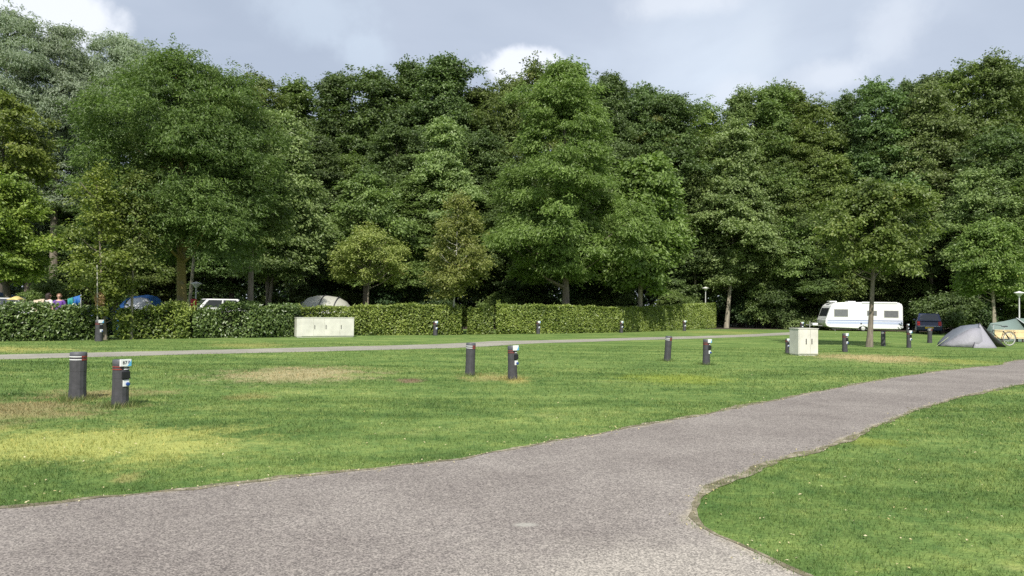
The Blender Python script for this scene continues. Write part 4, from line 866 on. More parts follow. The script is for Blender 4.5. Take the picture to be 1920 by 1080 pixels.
def caravan():
    S = 0.00472; gx = lambda X: (X-1700)*S; gz = lambda Y: (645-Y)*S*1.02
    g = G(1693.5, 622.3)
    root = empty('caravan', g, R(-4), 'white touring caravan with blue-grey stripes parked behind the lawn tree', 'caravan')
    prof = [(470, 583), (418, 560), (398, 515), (402, 465), (428, 400), (470, 280), (495, 225), (540, 185), (620, 162), (760, 155), (1560, 150), (1640, 158), (1680, 180), (1697, 225), (1700, 520), (1694, 585), (1660, 602), (1120, 602), (1100, 575), (1035, 552), (970, 575), (955, 598)]
    poly = [(gx(a), gz(b)) for a, b in prof][::-1]; D = 2.15
    MB().prism(poly, 0, D).build('body', M_CAR, root, bevel=0.05, seg=3)
    def win(x0, x1, y0, y1):
        f = MB().box(gx(x0)-0.03, gx(x1)+0.03, -0.012, -0.001, gz(y1)-0.03, gz(y0)+0.03).build('window', M_LID, root, bevel=0.004)
        MB().box(gx(x0), gx(x1), -0.022, -0.013, gz(y1), gz(y0)).build('pane', M_WGREY, f, bevel=0.003)
    win(548, 775, 278, 398); win(1100, 1258, 297, 375); win(1385, 1618, 293, 403)
    # front window on the raked nose
    a = Vector((gx(428), 0, gz(400))); b = Vector((gx(470), 0, gz(280))); d_ = (b-a).normalized(); nn_ = Vector((-d_.z, 0, d_.x))*0.006
    for (y0, y1) in ((0.18, D-0.18),):
        fr = MB().sheet([a+d_*0.02+nn_+Vector((0, y1, 0)), b+nn_+Vector((0, y1, 0))+d_*0.12, b+nn_+Vector((0, y0, 0))+d_*0.12, a+d_*0.02+nn_+Vector((0, y0, 0))], 0.01); fr.build('front_window', M_GLASS, root)
    s = MB().box(gx(430), gx(1692), -0.004, 0.0, gz(472), gz(455)); s.build('stripe', M_STRIPE, root)
    s = MB().box(gx(425), gx(1692), -0.004, 0.0, gz(524), gz(482)); s.build('stripe', M_STRIPE2, root)
    for (x0, x1) in ((520, 645), (835, 965)): MB().box(gx(x0), gx(x1), 0.7, 1.4, gz(157), gz(135)).build('roof_hatch', M_CAR, root, bevel=0.04)
    MB().box(gx(1010), gx(1600), -0.04, 0.05, gz(172), gz(146)).build('awning_rail', M_CAR, root, bevel=0.02)
    MB().box(gx(1690), gx(1716), 0.1, D-0.1, gz(585), gz(545)).build('rear_bumper', M_CAR, root, bevel=0.02)
    MB().box(gx(520), gx(1640), 0.15, D-0.15, gz(615), gz(598)).build('chassis', M_STEEL, root)
    wheel(root, gx(1035), 0.12, 0.25, 0.255); wheel(root, gx(1035), D-0.12, 0.25, 0.255)
    MB().box(gx(985), gx(1010), -0.012, 0.0, gz(528), gz(505)).build('socket_flap', M_BLACK, root, bevel=0.003)
    tb = MB(); tb.tube([(gx(560), 0.4, 0.36), (gx(215), D/2, 0.42)], 0.035, 8); tb.tube([(gx(560), D-0.4, 0.36), (gx(215), D/2, 0.42)], 0.035, 8); tb.tube([(gx(215), D/2, 0.42), (gx(140), D/2, 0.46)], 0.04, 8); tb.build('drawbar', M_STEEL, root, smooth=True)
    MB().tube([(gx(200), D/2-0.1, 0.02), (gx(200), D/2-0.1, 0.75)], 0.025, 8).build('jockey_post', M_LAMPP, root, smooth=True)
    MB().box(gx(180), gx(222), D/2-0.14, D/2-0.06, 0.0, 0.2).build('jockey_wheel', M_TYRE, root, bevel=0.03)
    MB().box(gx(235), gx(330), D/2-0.3, D/2+0.3, 0.4, 0.62).build('gas_cover', M_CAR, root, bevel=0.05)
    for x in (560, 1600): MB().tube([(gx(x), 0.25, 0.2), (gx(x)+0.1, 0.2, -0.02)], 0.025, 6).build('corner_steady', M_STEEL, root)
    for y in (0.15, D-0.15):
        MB().tube([(gx(405), y, 1.05), (gx(110), D/2, 0.55)], 0.009, 5).build('stay_cord', M_BLACK, root)
caravan()

# ------------------------------------------------------------------ cars
def vehicle(loc, rz, label, paint, Lc=4.1, W=1.72, belt=0.92, roof=1.45, hood=0.9, x=( -0.95, -0.35, 1.55, 2.0), nose_z=0.62, name='parked_car', cat='car', plate=None, van=False):
    """x forward is -x; length centred. x = base of windscreen, roof front, roof rear, base of rear window"""
    root = empty(name, loc, rz, label, cat); h = Lc/2; hw = W/2
    low = [(-h, 0.28), (-h-0.02, 0.45), (-h+0.06, nose_z), (-h+0.5, nose_z+0.14), (x[0]-0.05, belt), (x[3], belt+0.02), (h-0.04, belt-0.02 if not van else belt), (h+0.02, 0.55), (h, 0.28), (h-0.35, 0.2), (-h+0.3, 0.2)][::-1]
    MB().prism(low, -hw, hw).build('body', paint, root, bevel=0.07, seg=3)
    tw = hw*0.80; bz = belt-0.03
    b8 = [(x[0], -hw*0.97, bz), (x[3], -hw*0.97, bz), (x[3], hw*0.97, bz), (x[0], hw*0.97, bz), (x[1], -tw, roof), (x[2], -tw, roof), (x[2], tw, roof), (x[1], tw, roof)]
    MB().add(b8, [(0,3,2,1),(4,5,6,7),(0,1,5,4),(1,2,6,5),(2,3,7,6),(3,0,4,7)]).build('roof', paint, root, bevel=0.06, seg=3)
    V8 = [Vector(v) for v in b8]
    def glass(i0, i1, i2, i3, u0, u1, v0, v1, nm):
        A, B_, C_, D_ = V8[i0], V8[i1], V8[i2], V8[i3]
        f = lambda u, v: (A.lerp(B_, u)).lerp(D_.lerp(C_, u), v)
        q = [f(u0, v0), f(u1, v0), f(u1, v1), f(u0, v1)]; n_ = (q[1]-q[0]).cross(q[3]-q[0]).normalized()*0.003
        MB().sheet([p+n_ for p in q], 0.006).build(nm, M_GLASS, root)
    glass(0, 1, 5, 4, 0.07, 0.47, 0.15, 0.88, 'side_window'); glass(0, 1, 5, 4, 0.51, 0.90, 0.15, 0.88, 'side_window')
    glass(2, 3, 7, 6, 0.10, 0.49, 0.15, 0.88, 'side_window'); glass(2, 3, 7, 6, 0.53, 0.93, 0.15, 0.88, 'side_window')
    glass(1, 2, 6, 5, 0.09, 0.91, 0.14, 0.88, 'rear_window'); glass(3, 0, 4, 7, 0.07, 0.93, 0.10, 0.92, 'windscreen')
    for sx in (-h+0.75, h-0.75):
        for sy in (-hw+0.08, hw-0.08): wheel(root, sx, sy, 0.31, 0.31)
    TL = plain('tail_light', (0.55, 0.03, 0.04), 0.25)
    for s in (-1, 1):
        MB().box(h-0.03, h+0.035, s*(hw-0.14)-0.10, s*(hw-0.14)+0.10, 0.62, 0.98).build('tail_light', TL, root, bevel=0.02)
        MB().box(-h-0.03, -h+0.1, s*(hw-0.25)-0.16, s*(hw-0.25)+0.16, 0.55, 0.68).build('headlight', M_RIM, root, bevel=0.02)
        MB().box(x[0]+0.12, x[0]+0.26, s*(hw+0.08)-0.08, s*(hw+0.08)+0.08, belt+0.02, belt+0.15).build('wing_mirror', paint, root, bevel=0.03)
    MB().box(h+0.005, h+0.06, -hw*0.86, hw*0.86, 0.555, 0.605).build('bumper_trim', plain('trim_chrome', (0.5, 0.5, 0.52), 0.3), root, bevel=0.01)
    MB().box(h+0.0, h+0.045, -0.27, 0.27, 0.40, 0.52).build('number_plate', plain('plate_yellow', (0.72, 0.47, 0.03), 0.4), root, bevel=0.004)
    return root
M_NAVY = plain('paint_navy', (0.016, 0.024, 0.085), 0.25, var=0.05, spec=0.8)
M_WPAINT = plain('paint_white', (0.78, 0.79, 0.79), 0.3, var=0.03)
gcar = G(1730, 625.5); vehicle((gcar.x+0.75, gcar.y+0.6, 0), R(-90)+R(-27), 'dark blue car seen from behind with a yellow number plate, right of the caravan', M_NAVY, Lc=3.7, W=1.66, belt=0.95, roof=1.52, x=(-0.95, -0.3, 1.35, 1.93))
pv = P(418, 560, 58); vehicle((pv.x, 56.5, 0), R(38), 'white small van showing its roof and windscreen above the hedge, right of the lamp', M_WPAINT, Lc=4.4, W=1.8, belt=1.25, roof=1.98, x=(-1.5, -0.75, 1.5, 2.0), nose_z=0.95, name='parked_van', cat='van', van=True)
pw_ = P(8, 560, 37); vehicle((pw_.x-0.6, 37.2, 0), R(180-6), 'white car with large windows behind the leftmost hedge', M_WPAINT, Lc=4.5, W=1.8, belt=1.12, roof=1.78, x=(-1.2, -0.6, 1.7, 2.15), nose_z=0.9, name='parked_car')

# ------------------------------------------------------------------ tents
def fabric(name, col, tr=0.25, rough=0.6):
    mt, nt, b = newmat(name); N, L = nt.nodes, nt.links
    tc = N.new('ShaderNodeTexCoord'); nz = N.new('ShaderNodeTexNoise'); nz.inputs['Scale'].default_value = 3.0; nz.inputs['Detail'].default_value = 3; L.new(tc.outputs['Object'], nz.inputs[0])
    bp = N.new('ShaderNodeBump'); bp.inputs['Strength'].default_value = 0.5; bp.inputs['Distance'].default_value = 0.08; L.new(nz.outputs[0], bp.inputs['Height']); L.new(bp.outputs[0], b.inputs['Normal'])
    b.inputs['Base Color'].default_value = (*col, 1); b.inputs['Roughness'].default_value = rough
    t = N.new('ShaderNodeBsdfTranslucent'); t.inputs[0].default_value = (*col, 1); ms = N.new('ShaderNodeMixShader'); ms.inputs[0].default_value = tr
    L.new(b.outputs[0], ms.inputs[1]); L.new(t.outputs[0], ms.inputs[2]); L.new(ms.outputs[0], N['Material Output'].inputs[0]); return mt
F_GREY = fabric('tent_grey', (0.36, 0.355, 0.39)); F_SLATE = fabric('tent_slate', (0.19, 0.21, 0.25)); F_GREEN = fabric('tent_green', (0.20, 0.27, 0.24)); F_BLUE = fabric('tent_blue', (0.03, 0.17, 0.50))
F_WHITE = fabric('tent_white', (0.78, 0.79, 0.80)); F_BEIGE = fabric('tent_beige', (0.50, 0.50, 0.43)); F_TEAL = fabric('cloth_teal', (0.03, 0.33, 0.30)); F_INSIDE_SHADE = fabric('tent_inside_shade', (0.05, 0.05, 0.055), 0.05)
F_NAVY = fabric('canopy_navy', (0.03, 0.06, 0.14)); F_YEL = fabric('cloth_yellow', (0.70, 0.58, 0.22))
M_POLE = plain('tent_pole', (0.06, 0.06, 0.07), 0.4)
def grid_cloth(rows, name, mat, parent):
    """rows: list of lists of points"""
    n = len(rows[0]); V = [p for r_ in rows for p in r_]; F = [(i*n+j, i*n+j+1, (i+1)*n+j+1, (i+1)*n+j) for i in range(len(rows)-1) for j in range(n-1)]
    mb = MB(); mb.add(V, F); o = mb.build(name, mat, parent, smooth=True); md = o.modifiers.new('cloth', 'SOLIDIFY'); md.thickness = 0.006; return o
def grey_tent():
    g = G(1859, 651.5); K = g.y/FPX
    X = lambda px: (px-1859)*K; Z = lambda py: P(1859, py, g.y).z
    root = empty('hiking_tent', (g.x-0.2, g.y, 0), 0, 'low grey hiking tent with a slanted dark pole at the right of the lawn', 'tent')
    n = 12
    def arch(x, h, w, yc, p=1.0, skew=0.0):
        out = []
        for j in range(n+1):
            t = math.pi*j/n; out.append((x+skew*math.cos(t), yc-w*math.cos(t), h*math.sin(t)**p+0.01))
        return out
    # lower light-grey fly, front to back
    st = [(X(1766), 0.03, 0.15), (X(1780), 0.30, 0.65), (X(1797), 0.62, 0.95), (X(1812), 0.86, 1.05), (X(1825), 0.99, 1.10), (X(1838), 1.03, 0.98), (X(1848), 1.04, 0.80), (X(1857), 1.08, 0.60)]
    rows = [arch(x, h, w, 0.62, 0.9 if i < 6 else 1.25, 0.0) for i, (x, h, w) in enumerate(st)]
    grid_cloth([[p for p in r_[:5]] for r_ in rows], 'outer_fly', F_GREY, root)
    grid_cloth([[p for p in r_[4:]] for r_ in rows], 'roof_panel', F_SLATE, root)
    root.scale = (0.82, 1, 1)
    pk = Vector((X(1857), 0.50, 1.12)); fr = Vector((X(1862), -0.62, 0.0)); bl = Vector((X(1808), -0.62, 0.0)); ed = Vector((X(1915), 0.35, 0.0)); bk = Vector((X(1900), 1.9, 0.0))
    def tri(a, b, c, nm, mat, k=5, sag=0.0):
        rows_ = []
        for i in range(k+1):
            l = a.lerp(b, i/k); r__ = a.lerp(c, i/k); rows_.append([l.lerp(r__, j/k)+Vector((0, 0, -sag*math.sin(math.pi*j/k)*i/k*0)) for j in range(k+1)])
        return grid_cloth([[tuple(p) for p in q] for q in rows_], nm, mat, root)
    tri(pk, bl, fr, 'front_panel', F_GREY); tri(pk, ed, bk, 'side_flap_shade', F_INSIDE_SHADE); tri(pk, Vector((X(1867), 1.2, 0)), ed, 'door_flap_shade', F_INSIDE_SHADE)  # flaps at the opening, coloured near-black to paint the shade inside the tent
    MB().tube([pk+Vector((0, -0.02, 0.01)), pk.lerp(bl, 0.5)+Vector((0, -0.02, 0.04)), bl+Vector((0, -0.02, 0.01))], 0.016, 6).build('pole_sleeve', M_POLE, root)
    MB().tube([pk+Vector((0, 0, 0.01)), pk+Vector((0.0, 0.02, -1.1))], 0.012, 6).build('tent_pole', M_POLE, root)
    for i, e in enumerate([(X(1757), 0.5)]): MB().tube([(X(1795), 0.6, 0.55), (e[0], e[1], 0.0)], 0.008, 4).build('guy_line', plain('cord', (0.45, 0.5, 0.25)), root)
    g2_ = G(1872, 650)
    b1 = empty('white_bag', (g2_.x+0.05, g2_.y+0.35, 0), 0, 'crumpled white bag lying in the mouth of the grey tent', 'bag')
    s = MB(); s.lathe([(0.10, 0.0), (0.17, 0.05), (0.15, 0.15), (0.06, 0.22), (0.03, 0.28)], 10); rs = random.Random(3); s.v = [(a+rs.uniform(-.03, .03), b+rs.uniform(-.03, .03), c) for a, b, c in s.v]; s.build('sack', F_WHITE, b1)
    MB().tube([(0, 0, 0.25), (0.05, 0, 0.34), (0.1, 0, 0.22)], 0.01, 5).build('handle', F_WHITE, b1)
grey_tent()
def green_tent():
    Y = 44; A = P(1857, 606, Y); B_ = P(1906, 597, Y); C_ = P(1990, 600, Y)
    root = empty('ridge_tent', (B_.x, Y, 0), 0, 'grey-green ridge tent cut by the right edge behind the bicycle', 'tent')
    ax = A.x-B_.x; bz = B_.z; cx = C_.x-B_.x
    rows = []
    for (x, zt, w) in ((ax-0.3, 0.45, 0.5), (ax, A.z, 0.9), (ax*0.5, (A.z+bz)/2-0.03, 1.2), (0, bz, 1.5)):
        rows.append([(x, -w, 0.0), (x, -w*0.5, zt*0.52), (x, 0, zt), (x, w*0.5, zt*0.52), (x, w, 0.0)])
    grid_cloth(rows, 'side_awning', F_GREEN, root)
    rows = [[(x, -1.5, 0.0), (x, -1.1, bz*0.62), (x, 0, bz+dz), (x, 1.1, bz*0.62), (x, 1.5, 0.0)] for x, dz in ((0.01, 0.02), (cx*0.5, -0.03), (cx, 0.0))]
    grid_cloth(rows, 'main_fly', fabric('tent_sage', (0.25, 0.34, 0.29)), root)
    MB().tube([(0.0, -1.55, 0.0), (0.0, -1.1, bz*0.62+0.02), (0, 0, bz+0.03)], 0.02, 6).build('pole_sleeve', F_WHITE, root)
    MB().tube([(0.6, -1.32, bz*0.38), (1.6, -1.28, bz*0.42)], 0.03, 6).build('window_flap', M_POLE, root)
green_tent()
def tunnel_tent():
    Y = 46; L0 = P(566, 575, Y).x; R0 = P(664, 575, Y).x; zt = P(612, 554.5, Y).z; w = R0-L0
    root = empty('tunnel_tent', ((L0+R0)/2, Y, 0), 0, 'pale grey tunnel tent with dark ribs behind the wide cabinet', 'tent')
    n = 14
    def arch(x, h, w_, lean=0.0): return [(x+lean*math.sin(math.pi*j/n), -w_*math.cos(math.pi*j/n), h*math.sin(math.pi*j/n)**0.75) for j in range(n+1)]
    st = [(-w*0.56, zt*0.45, 1.0), (-w*0.47, zt*0.80, 1.3), (-w*0.36, zt*0.95, 1.45), (-w*0.2, zt*1.0, 1.5), (0.0, zt*1.0, 1.5), (w*0.2, zt*0.96, 1.4), (w*0.34, zt*0.85, 1.3), (w*0.45, zt*0.66, 1.1), (w*0.58, 0.1, 0.7)]
    rows = [arch(*s_) for s_ in st]; grid_cloth(rows, 'outer_fly', F_BEIGE, root)
    for x, h, w_ in ((-w*0.05, zt*1.005, 1.52), (w*0.22, zt*0.955, 1.41), (-w*0.47, zt*0.81, 1.32)):
        MB().tube([(p[0]+(-0.30*(1-math.sin(math.pi*i/n))), p[1]-0.02, p[2]+0.02) for i, p in enumerate(arch(x, h, w_, 0.0))], 0.034, 6).build('rib', M_POLE, root)
tunnel_tent()
def blue_tent():
    Y = 38.4; L0 = P(234, 575, Y).x; R0 = P(302, 575, Y).x; zt = P(262, 552.5, Y).z; w = R0-L0
    root = empty('family_tent', ((L0+R0)/2, Y, 0), 0, 'blue and white dome tent behind the hedge left of the big ash', 'tent'); n = 14
    def arch(x, h, w_): return [(x, -w_*math.cos(math.pi*j/n), h*math.sin(math.pi*j/n)**0.7) for j in range(n+1)]
    st = [(-w*0.56, 0.9, 1.0), (-w*0.48, zt*0.80, 1.2), (-w*0.36, zt*0.90, 1.4), (-w*0.2, zt*0.97, 1.5)]
    grid_cloth([arch(*s_) for s_ in st], 'blue_porch', F_BLUE, root)
    st = [(-w*0.2+0.01, zt*0.96, 1.45), (w*0.12, zt*1.0, 1.5), (w*0.30, zt*0.97, 1.45), (w*0.42, zt*0.80, 1.3), (w*0.5, zt*0.45, 1.1), (w*0.55, 0.05, 0.9)]
    rows = [arch(*s_) for s_ in st]
    grid_cloth([r_[:6] for r_ in rows], 'white_side', F_WHITE, root); grid_cloth([r_[5:] for r_ in rows], 'blue_roof', F_BLUE, root)
blue_tent()
# small blue tent / chair left of the birch
pc = P(160, 580, 36)
sc_ = empty('camp_shelter', (pc.x, 36.5, 0), 0, 'small dark blue shelter with white guy cords left of the young birch', 'shelter')
grid_cloth([[(-0.9, -0.6, 0.0), (-0.9, 0, 0.9), (-0.9, 0.6, 0)], [(-0.1, -0.8, 0.0), (-0.1, 0, 1.45), (-0.1, 0.8, 0)], [(1.0, -0.8, 0.0), (1.0, 0, 1.5), (1.0, 0.8, 0)]], 'fly', F_NAVY, sc_)
MB().tube([(-0.5, -0.5, 1.5), (0.2, -0.9, 1.1)], 0.018, 5).build('guy_line', M_WHITE, sc_)
# navy canopy at the left edge
pc = P(-30, 542, 44)
cn = empty('garden_canopy', (pc.x, 44, 0), 0, 'dark navy canopy roof at the left edge behind the white car', 'canopy'); zt = pc.z
cm = MB(); cm.add([(-1.5, -1.5, zt-0.45), (1.5, -1.5, zt-0.45), (1.5, 1.5, zt-0.45), (-1.5, 1.5, zt-0.45), (0, 0, zt)], [(0, 1, 4), (1, 2, 4), (2, 3, 4), (3, 0, 4)]); cm.build('canopy_roof', F_NAVY, cn)
cm = MB(); 
for a, b_ in (((-1.5, -1.5), (1.5, -1.5)), ((1.5, -1.5), (1.5, 1.5)), ((1.5, 1.5), (-1.5, 1.5)), ((-1.5, 1.5), (-1.5, -1.5))): cm.sheet([(a[0], a[1], zt-0.65), (b_[0], b_[1], zt-0.65), (b_[0], b_[1], zt-0.455), (a[0], a[1], zt-0.455)], 0.01)
cm.build('valance', F_WHITE, cn)
for sx in (-1.47, 1.47):
    for sy in (-1.47, 1.47): MB().tube([(sx, sy, -0.05), (sx, sy, zt-0.5)], 0.025, 8).build('leg', M_LAMPP, cn)

# ------------------------------------------------------------------ washing line, cloths
M_CORD = plain('line_cord', (0.3, 0.3, 0.28), 0.8)
a = P(118, 563, 38); b_ = P(152, 553, 38)
wl = empty('washing_line', (a.x, 38, 0), 0, 'washing line strung behind the leftmost hedge', 'washing line')
MB().tube([(0, 0, a.z), ((b_.x-a.x)/2, 0, (a.z+b_.z)/2-0.02), (b_.x-a.x, 0, b_.z)], 0.006, 5).build('cord', M_CORD, wl)
for x, z in ((0, a.z), (b_.x-a.x, b_.z)): MB().tube([(x, 0, -0.05), (x, 0, z+0.03)], 0.02, 6).build('pole', M_LAMPP, wl)
def hang(px0, px1, dz, mat, label, name='towel'):
    p = P(px0, 560, 38); q = P(px1, 560, 38); f = lambda x: a.z+(b_.z-a.z)*(x-a.x)/(b_.x-a.x)
    rows = []; K = 8
    for i in range(K+1):
        x = p.x+(q.x-p.x)*i/K; rows.append([(x, 38-0.02+0.03*math.sin(i*1.6), f(x)), (x+0.02, 37.97+0.05*math.sin(i*1.9), f(x)-dz*0.5), (x, 37.97+0.08*math.sin(i*1.5+1), f(x)-dz*(1+0.06*math.sin(i)))])
    o = grid_cloth(rows, name, mat, None); tag(o, label, 'towel')
hang(127, 137, 0.45, F_TEAL, 'teal towel hanging on the line behind the leftmost hedge'); hang(138, 151, 0.55, F_BLUE, 'blue towel hanging highest on the line, beside the teal one')
def heap(px0, px1, top, bot, Y, mat, name, label, cat, seed, d=0.5):
    p = P(px0, bot, Y); q = P(px1, top, Y); w = q.x-p.x; rs = np.random.default_rng(seed); n, m_ = 12, 8; rows = []
    z0_ = p.z
    for i in range(n+1):
        u = i/n; r_ = []
        for j in range(m_+1):
            v = j/m_; r_.append((u*w, (v-0.5)*d, (q.z-z0_)*(math.sin(math.pi*u)**0.4)*(math.sin(math.pi*v)**0.6)*(0.9+0.15*math.sin(u*9+seed))+rs.uniform(0, 0.02)))
        rows.append(r_)
    r0_ = grid_cloth(rows, name, mat, None); r0_.location = (p.x, Y, z0_); tag(r0_, label, cat); return r0_
heap(20, 42, 556, 562.5, 37.1, F_YEL, 'yellow_cover', 'yellow cloth lying on the roof of the white car at the left', 'cloth', 3, 0.7)
# folded beige awning sheet on a drying rack
rk = P(68, 575, 35.6); rr_ = empty('drying_rack', (rk.x, 35.8, 0), 0, 'drying rack draped with a cream sheet between the white car and the people', 'drying rack'); zt = P(68, 561.5, 35.8).z
rows = [[(x, -0.25, zt-0.8+0.05*math.sin(x*9)), (x, -0.12, zt-0.15), (x, 0, zt+0.03*math.sin(x*7)), (x, 0.14, zt-0.2), (x, 0.28, zt-0.8)] for x in np.linspace(-0.25, 0.27, 8)]
grid_cloth(rows, 'cream_sheet', fabric('cloth_cream', (0.62, 0.52, 0.38)), rr_)
for x in (-0.24, 0.26):
    for s in (-1, 1): MB().tube([(x, s*0.35, 0), (x, 0, zt-0.04)], 0.012, 6).build('leg', M_LAMPP, rr_)

# ------------------------------------------------------------------ people (standing behind the hedge, seen from the chest up)
def person(px, top, Y, shirt, hair, label, turn=0.0, longhair=False):
    tp = P(px, top, Y); H = tp.z; k = H/1.75
    root = empty('person', (tp.x, Y, 0), turn, label, 'person')
    SKIN = plain('skin', (0.50, 0.30, 0.22), 0.5, var=0.05); TR = plain('trousers', (0.05, 0.06, 0.09), 0.8)
    def skin_body(name, verts, edges, mat, sub=2):
        me = bpy.data.meshes.new(name); me.from_pydata([tuple(c*k for c in v[:3]) for v in verts], edges, []); me.materials.append(mat)
        o = bpy.data.objects.new(name, me); link(o, root); md = o.modifiers.new('skin', 'SKIN'); md.use_smooth_shade = True
        for i, v in enumerate(verts): me.skin_vertices[0].data[i].radius = (v[3]*k, v[4]*k if len(v) > 4 else v[3]*k)
        me.skin_vertices[0].data[0].use_root = True
        s_ = o.modifiers.new('sub', 'SUBSURF'); s_.levels = sub; s_.render_levels = sub; return o
    V = [(0, 0, 0.95, 0.155, 0.11), (0, 0, 1.12, 0.135, 0.10), (0, 0, 1.32, 0.165, 0.11), (0, 0, 1.44, 0.10, 0.08), (0, 0, 1.50, 0.052), (0, -0.01, 1.56, 0.058), (0, -0.02, 1.62, 0.083, 0.095), (0, -0.01, 1.69, 0.078, 0.09), (0, 0, 1.735, 0.045, 0.05),
         (0.17, 0, 1.41, 0.058), (0.24, 0.01, 1.14, 0.043), (0.20, -0.12, 0.93, 0.032), (0.19, -0.18, 0.88, 0.034), (-0.17, 0, 1.41, 0.058), (-0.24, 0.01, 1.14, 0.043), (-0.20, -0.12, 0.93, 0.032), (-0.19, -0.18, 0.88, 0.034),
         (0.09, 0, 0.88, 0.09), (0.10, -0.01, 0.50, 0.062), (0.10, 0.01, 0.09, 0.042), (0.10, -0.12, 0.035, 0.04), (-0.09, 0, 0.88, 0.09), (-0.10, -0.01, 0.50, 0.062), (-0.10, 0.01, 0.09, 0.042), (-0.10, -0.12, 0.035, 0.04)]
    E = [(0,1),(1,2),(2,3),(3,4),(4,5),(5,6),(6,7),(7,8),(3,9),(9,10),(10,11),(11,12),(3,13),(13,14),(14,15),(15,16),(0,17),(17,18),(18,19),(19,20),(0,21),(21,22),(22,23),(23,24)]
    skin_body('body', V, E, SKIN)
    skin_body('shirt', [(0, 0, 0.90, 0.17, 0.13), (0, 0, 1.12, 0.155, 0.12), (0, 0, 1.32, 0.185, 0.13), (0, 0, 1.44, 0.11, 0.092), (0, 0, 1.475, 0.07), (0.175, 0, 1.41, 0.075), (0.235, 0.01, 1.2, 0.062), (-0.175, 0, 1.41, 0.075), (-0.235, 0.01, 1.2, 0.062)], [(0,1),(1,2),(2,3),(3,4),(3,5),(5,6),(3,7),(7,8)], shirt)
    skin_body('trousers', [(0, 0, 0.92, 0.165, 0.13), (0.09, 0, 0.84, 0.105), (0.10, 0, 0.5, 0.078), (0.10, 0.01, 0.12, 0.062), (-0.09, 0, 0.84, 0.105), (-0.10, 0, 0.5, 0.078), (-0.10, 0.01, 0.12, 0.062)], [(0,1),(1,2),(2,3),(0,4),(4,5),(5,6)], TR)
    # face details and hair
    hb = MB()
    for i in range(7):
        th = i/6*math.pi*0.62
        for j in range(14): 
            ph_ = 2*math.pi*j/14; r_ = 0.101*math.sin(th); hb.v.append((r_*math.cos(ph_)*k, (0.012+1.1*r_*math.sin(ph_)+(0.02 if i > 3 else 0))*k, (1.655+0.107*math.cos(th)+(0.055 if (math.sin(ph_) < -0.3 and i > 3) else 0) - (0.10 if longhair and math.sin(ph_) > -0.2 and i == 6 else 0))*k))
    hb.f = [(i*14+j, i*14+(j+1) % 14, (i+1)*14+(j+1) % 14, (i+1)*14+j) for i in range(6) for j in range(14)]
    hb.build('hair', hair, root, smooth=True)
    nb = MB().tube([(0, -0.105*k, 1.665*k), (0, -0.135*k, 1.63*k), (0, -0.11*k, 1.622*k)], [0.008*k, 0.013*k, 0.006*k], 6); nb.build('nose', SKIN, root, smooth=True)
    for s in (-1, 1):
        MB().lathe([(0.002, -0.006), (0.010, -0.004), (0.010, 0.004), (0.002, 0.006)], 8, (s*0.034*k, -0.103*k, 1.655*k)).build('eye', M_BLACK, root)
        MB().lathe([(0.004, -0.028), (0.014, -0.015), (0.016, 0.02), (0.004, 0.03)], 8, (s*0.088*k, 0.0, 1.645*k)).build('ear', SKIN, root, smooth=True)
    MB().box(-0.022*k, 0.022*k, -0.112*k, -0.10*k, 1.592*k, 1.600*k).build('mouth', plain('lips', (0.35, 0.12, 0.10)), root)
    return root
person(92, 549.5, 36.5, plain('shirt_white', (0.62, 0.60, 0.58), 0.8), plain('hair_dark', (0.025, 0.015, 0.012), 0.7), 'person with dark hair and a white top, turned away, behind the leftmost hedge', math.pi-0.5, True)
person(111.5, 550.5, 36.0, plain('shirt_purple', (0.16, 0.06, 0.34), 0.8), plain('hair_brown', (0.20, 0.11, 0.06), 0.7), 'person in a purple top facing the lawn behind the leftmost hedge', 0.4)

# withered leaf bundle and pale stake of the young birch
def clump_part(px, py0, py1, half, Y, leaf, parent, name, n, seed, L=0.13, W=0.09):
    rg = np.random.default_rng(seed); a_ = P(px, py0, Y); b__ = P(px, py1, Y); zc = (a_.z+b__.z)/2; hz = (a_.z-b__.z)/2; w = half/FPX*Y
    d = unit(rg.normal(0, 1, (n, 3))); C = d*np.array([w, w*0.8, hz])*rg.uniform(0.5, 1.05, n)[:, None]+np.array([a_.x, Y, zc])-np.array(parent.location)
    V, F = leaf_mesh(C, unit(d+rg.normal(0, 0.4, (n, 3))), unit(rg.normal(0, 0.5, (n, 3))-np.array([0, 0, 0.8])), L*rg.uniform(0.7, 1.2, n), W*rg.uniform(0.7, 1.2, n))
    mesh_np(name, V, F, LEAF[leaf], parent, rg.random(n))
clump_part(187, 548, 578, 9, 31.3, 'withered', t4, 'withered_leaves', 420, 5)
clump_part(190, 572, 596, 14, 31.3, 'yellow', t4, 'yellow_leaves', 500, 6)
stk_ = P(182, 497, 31.2); MBs = MB().tube([(stk_.x+0.12, 31.2, -0.1), (stk_.x, 31.2, stk_.z)], [0.03, 0.022], 8); sk = MBs.build('support_stake', BARK['birch'], None, smooth=True); tag(sk, 'thin whitish stake standing in the crown of the young birch', 'stake')

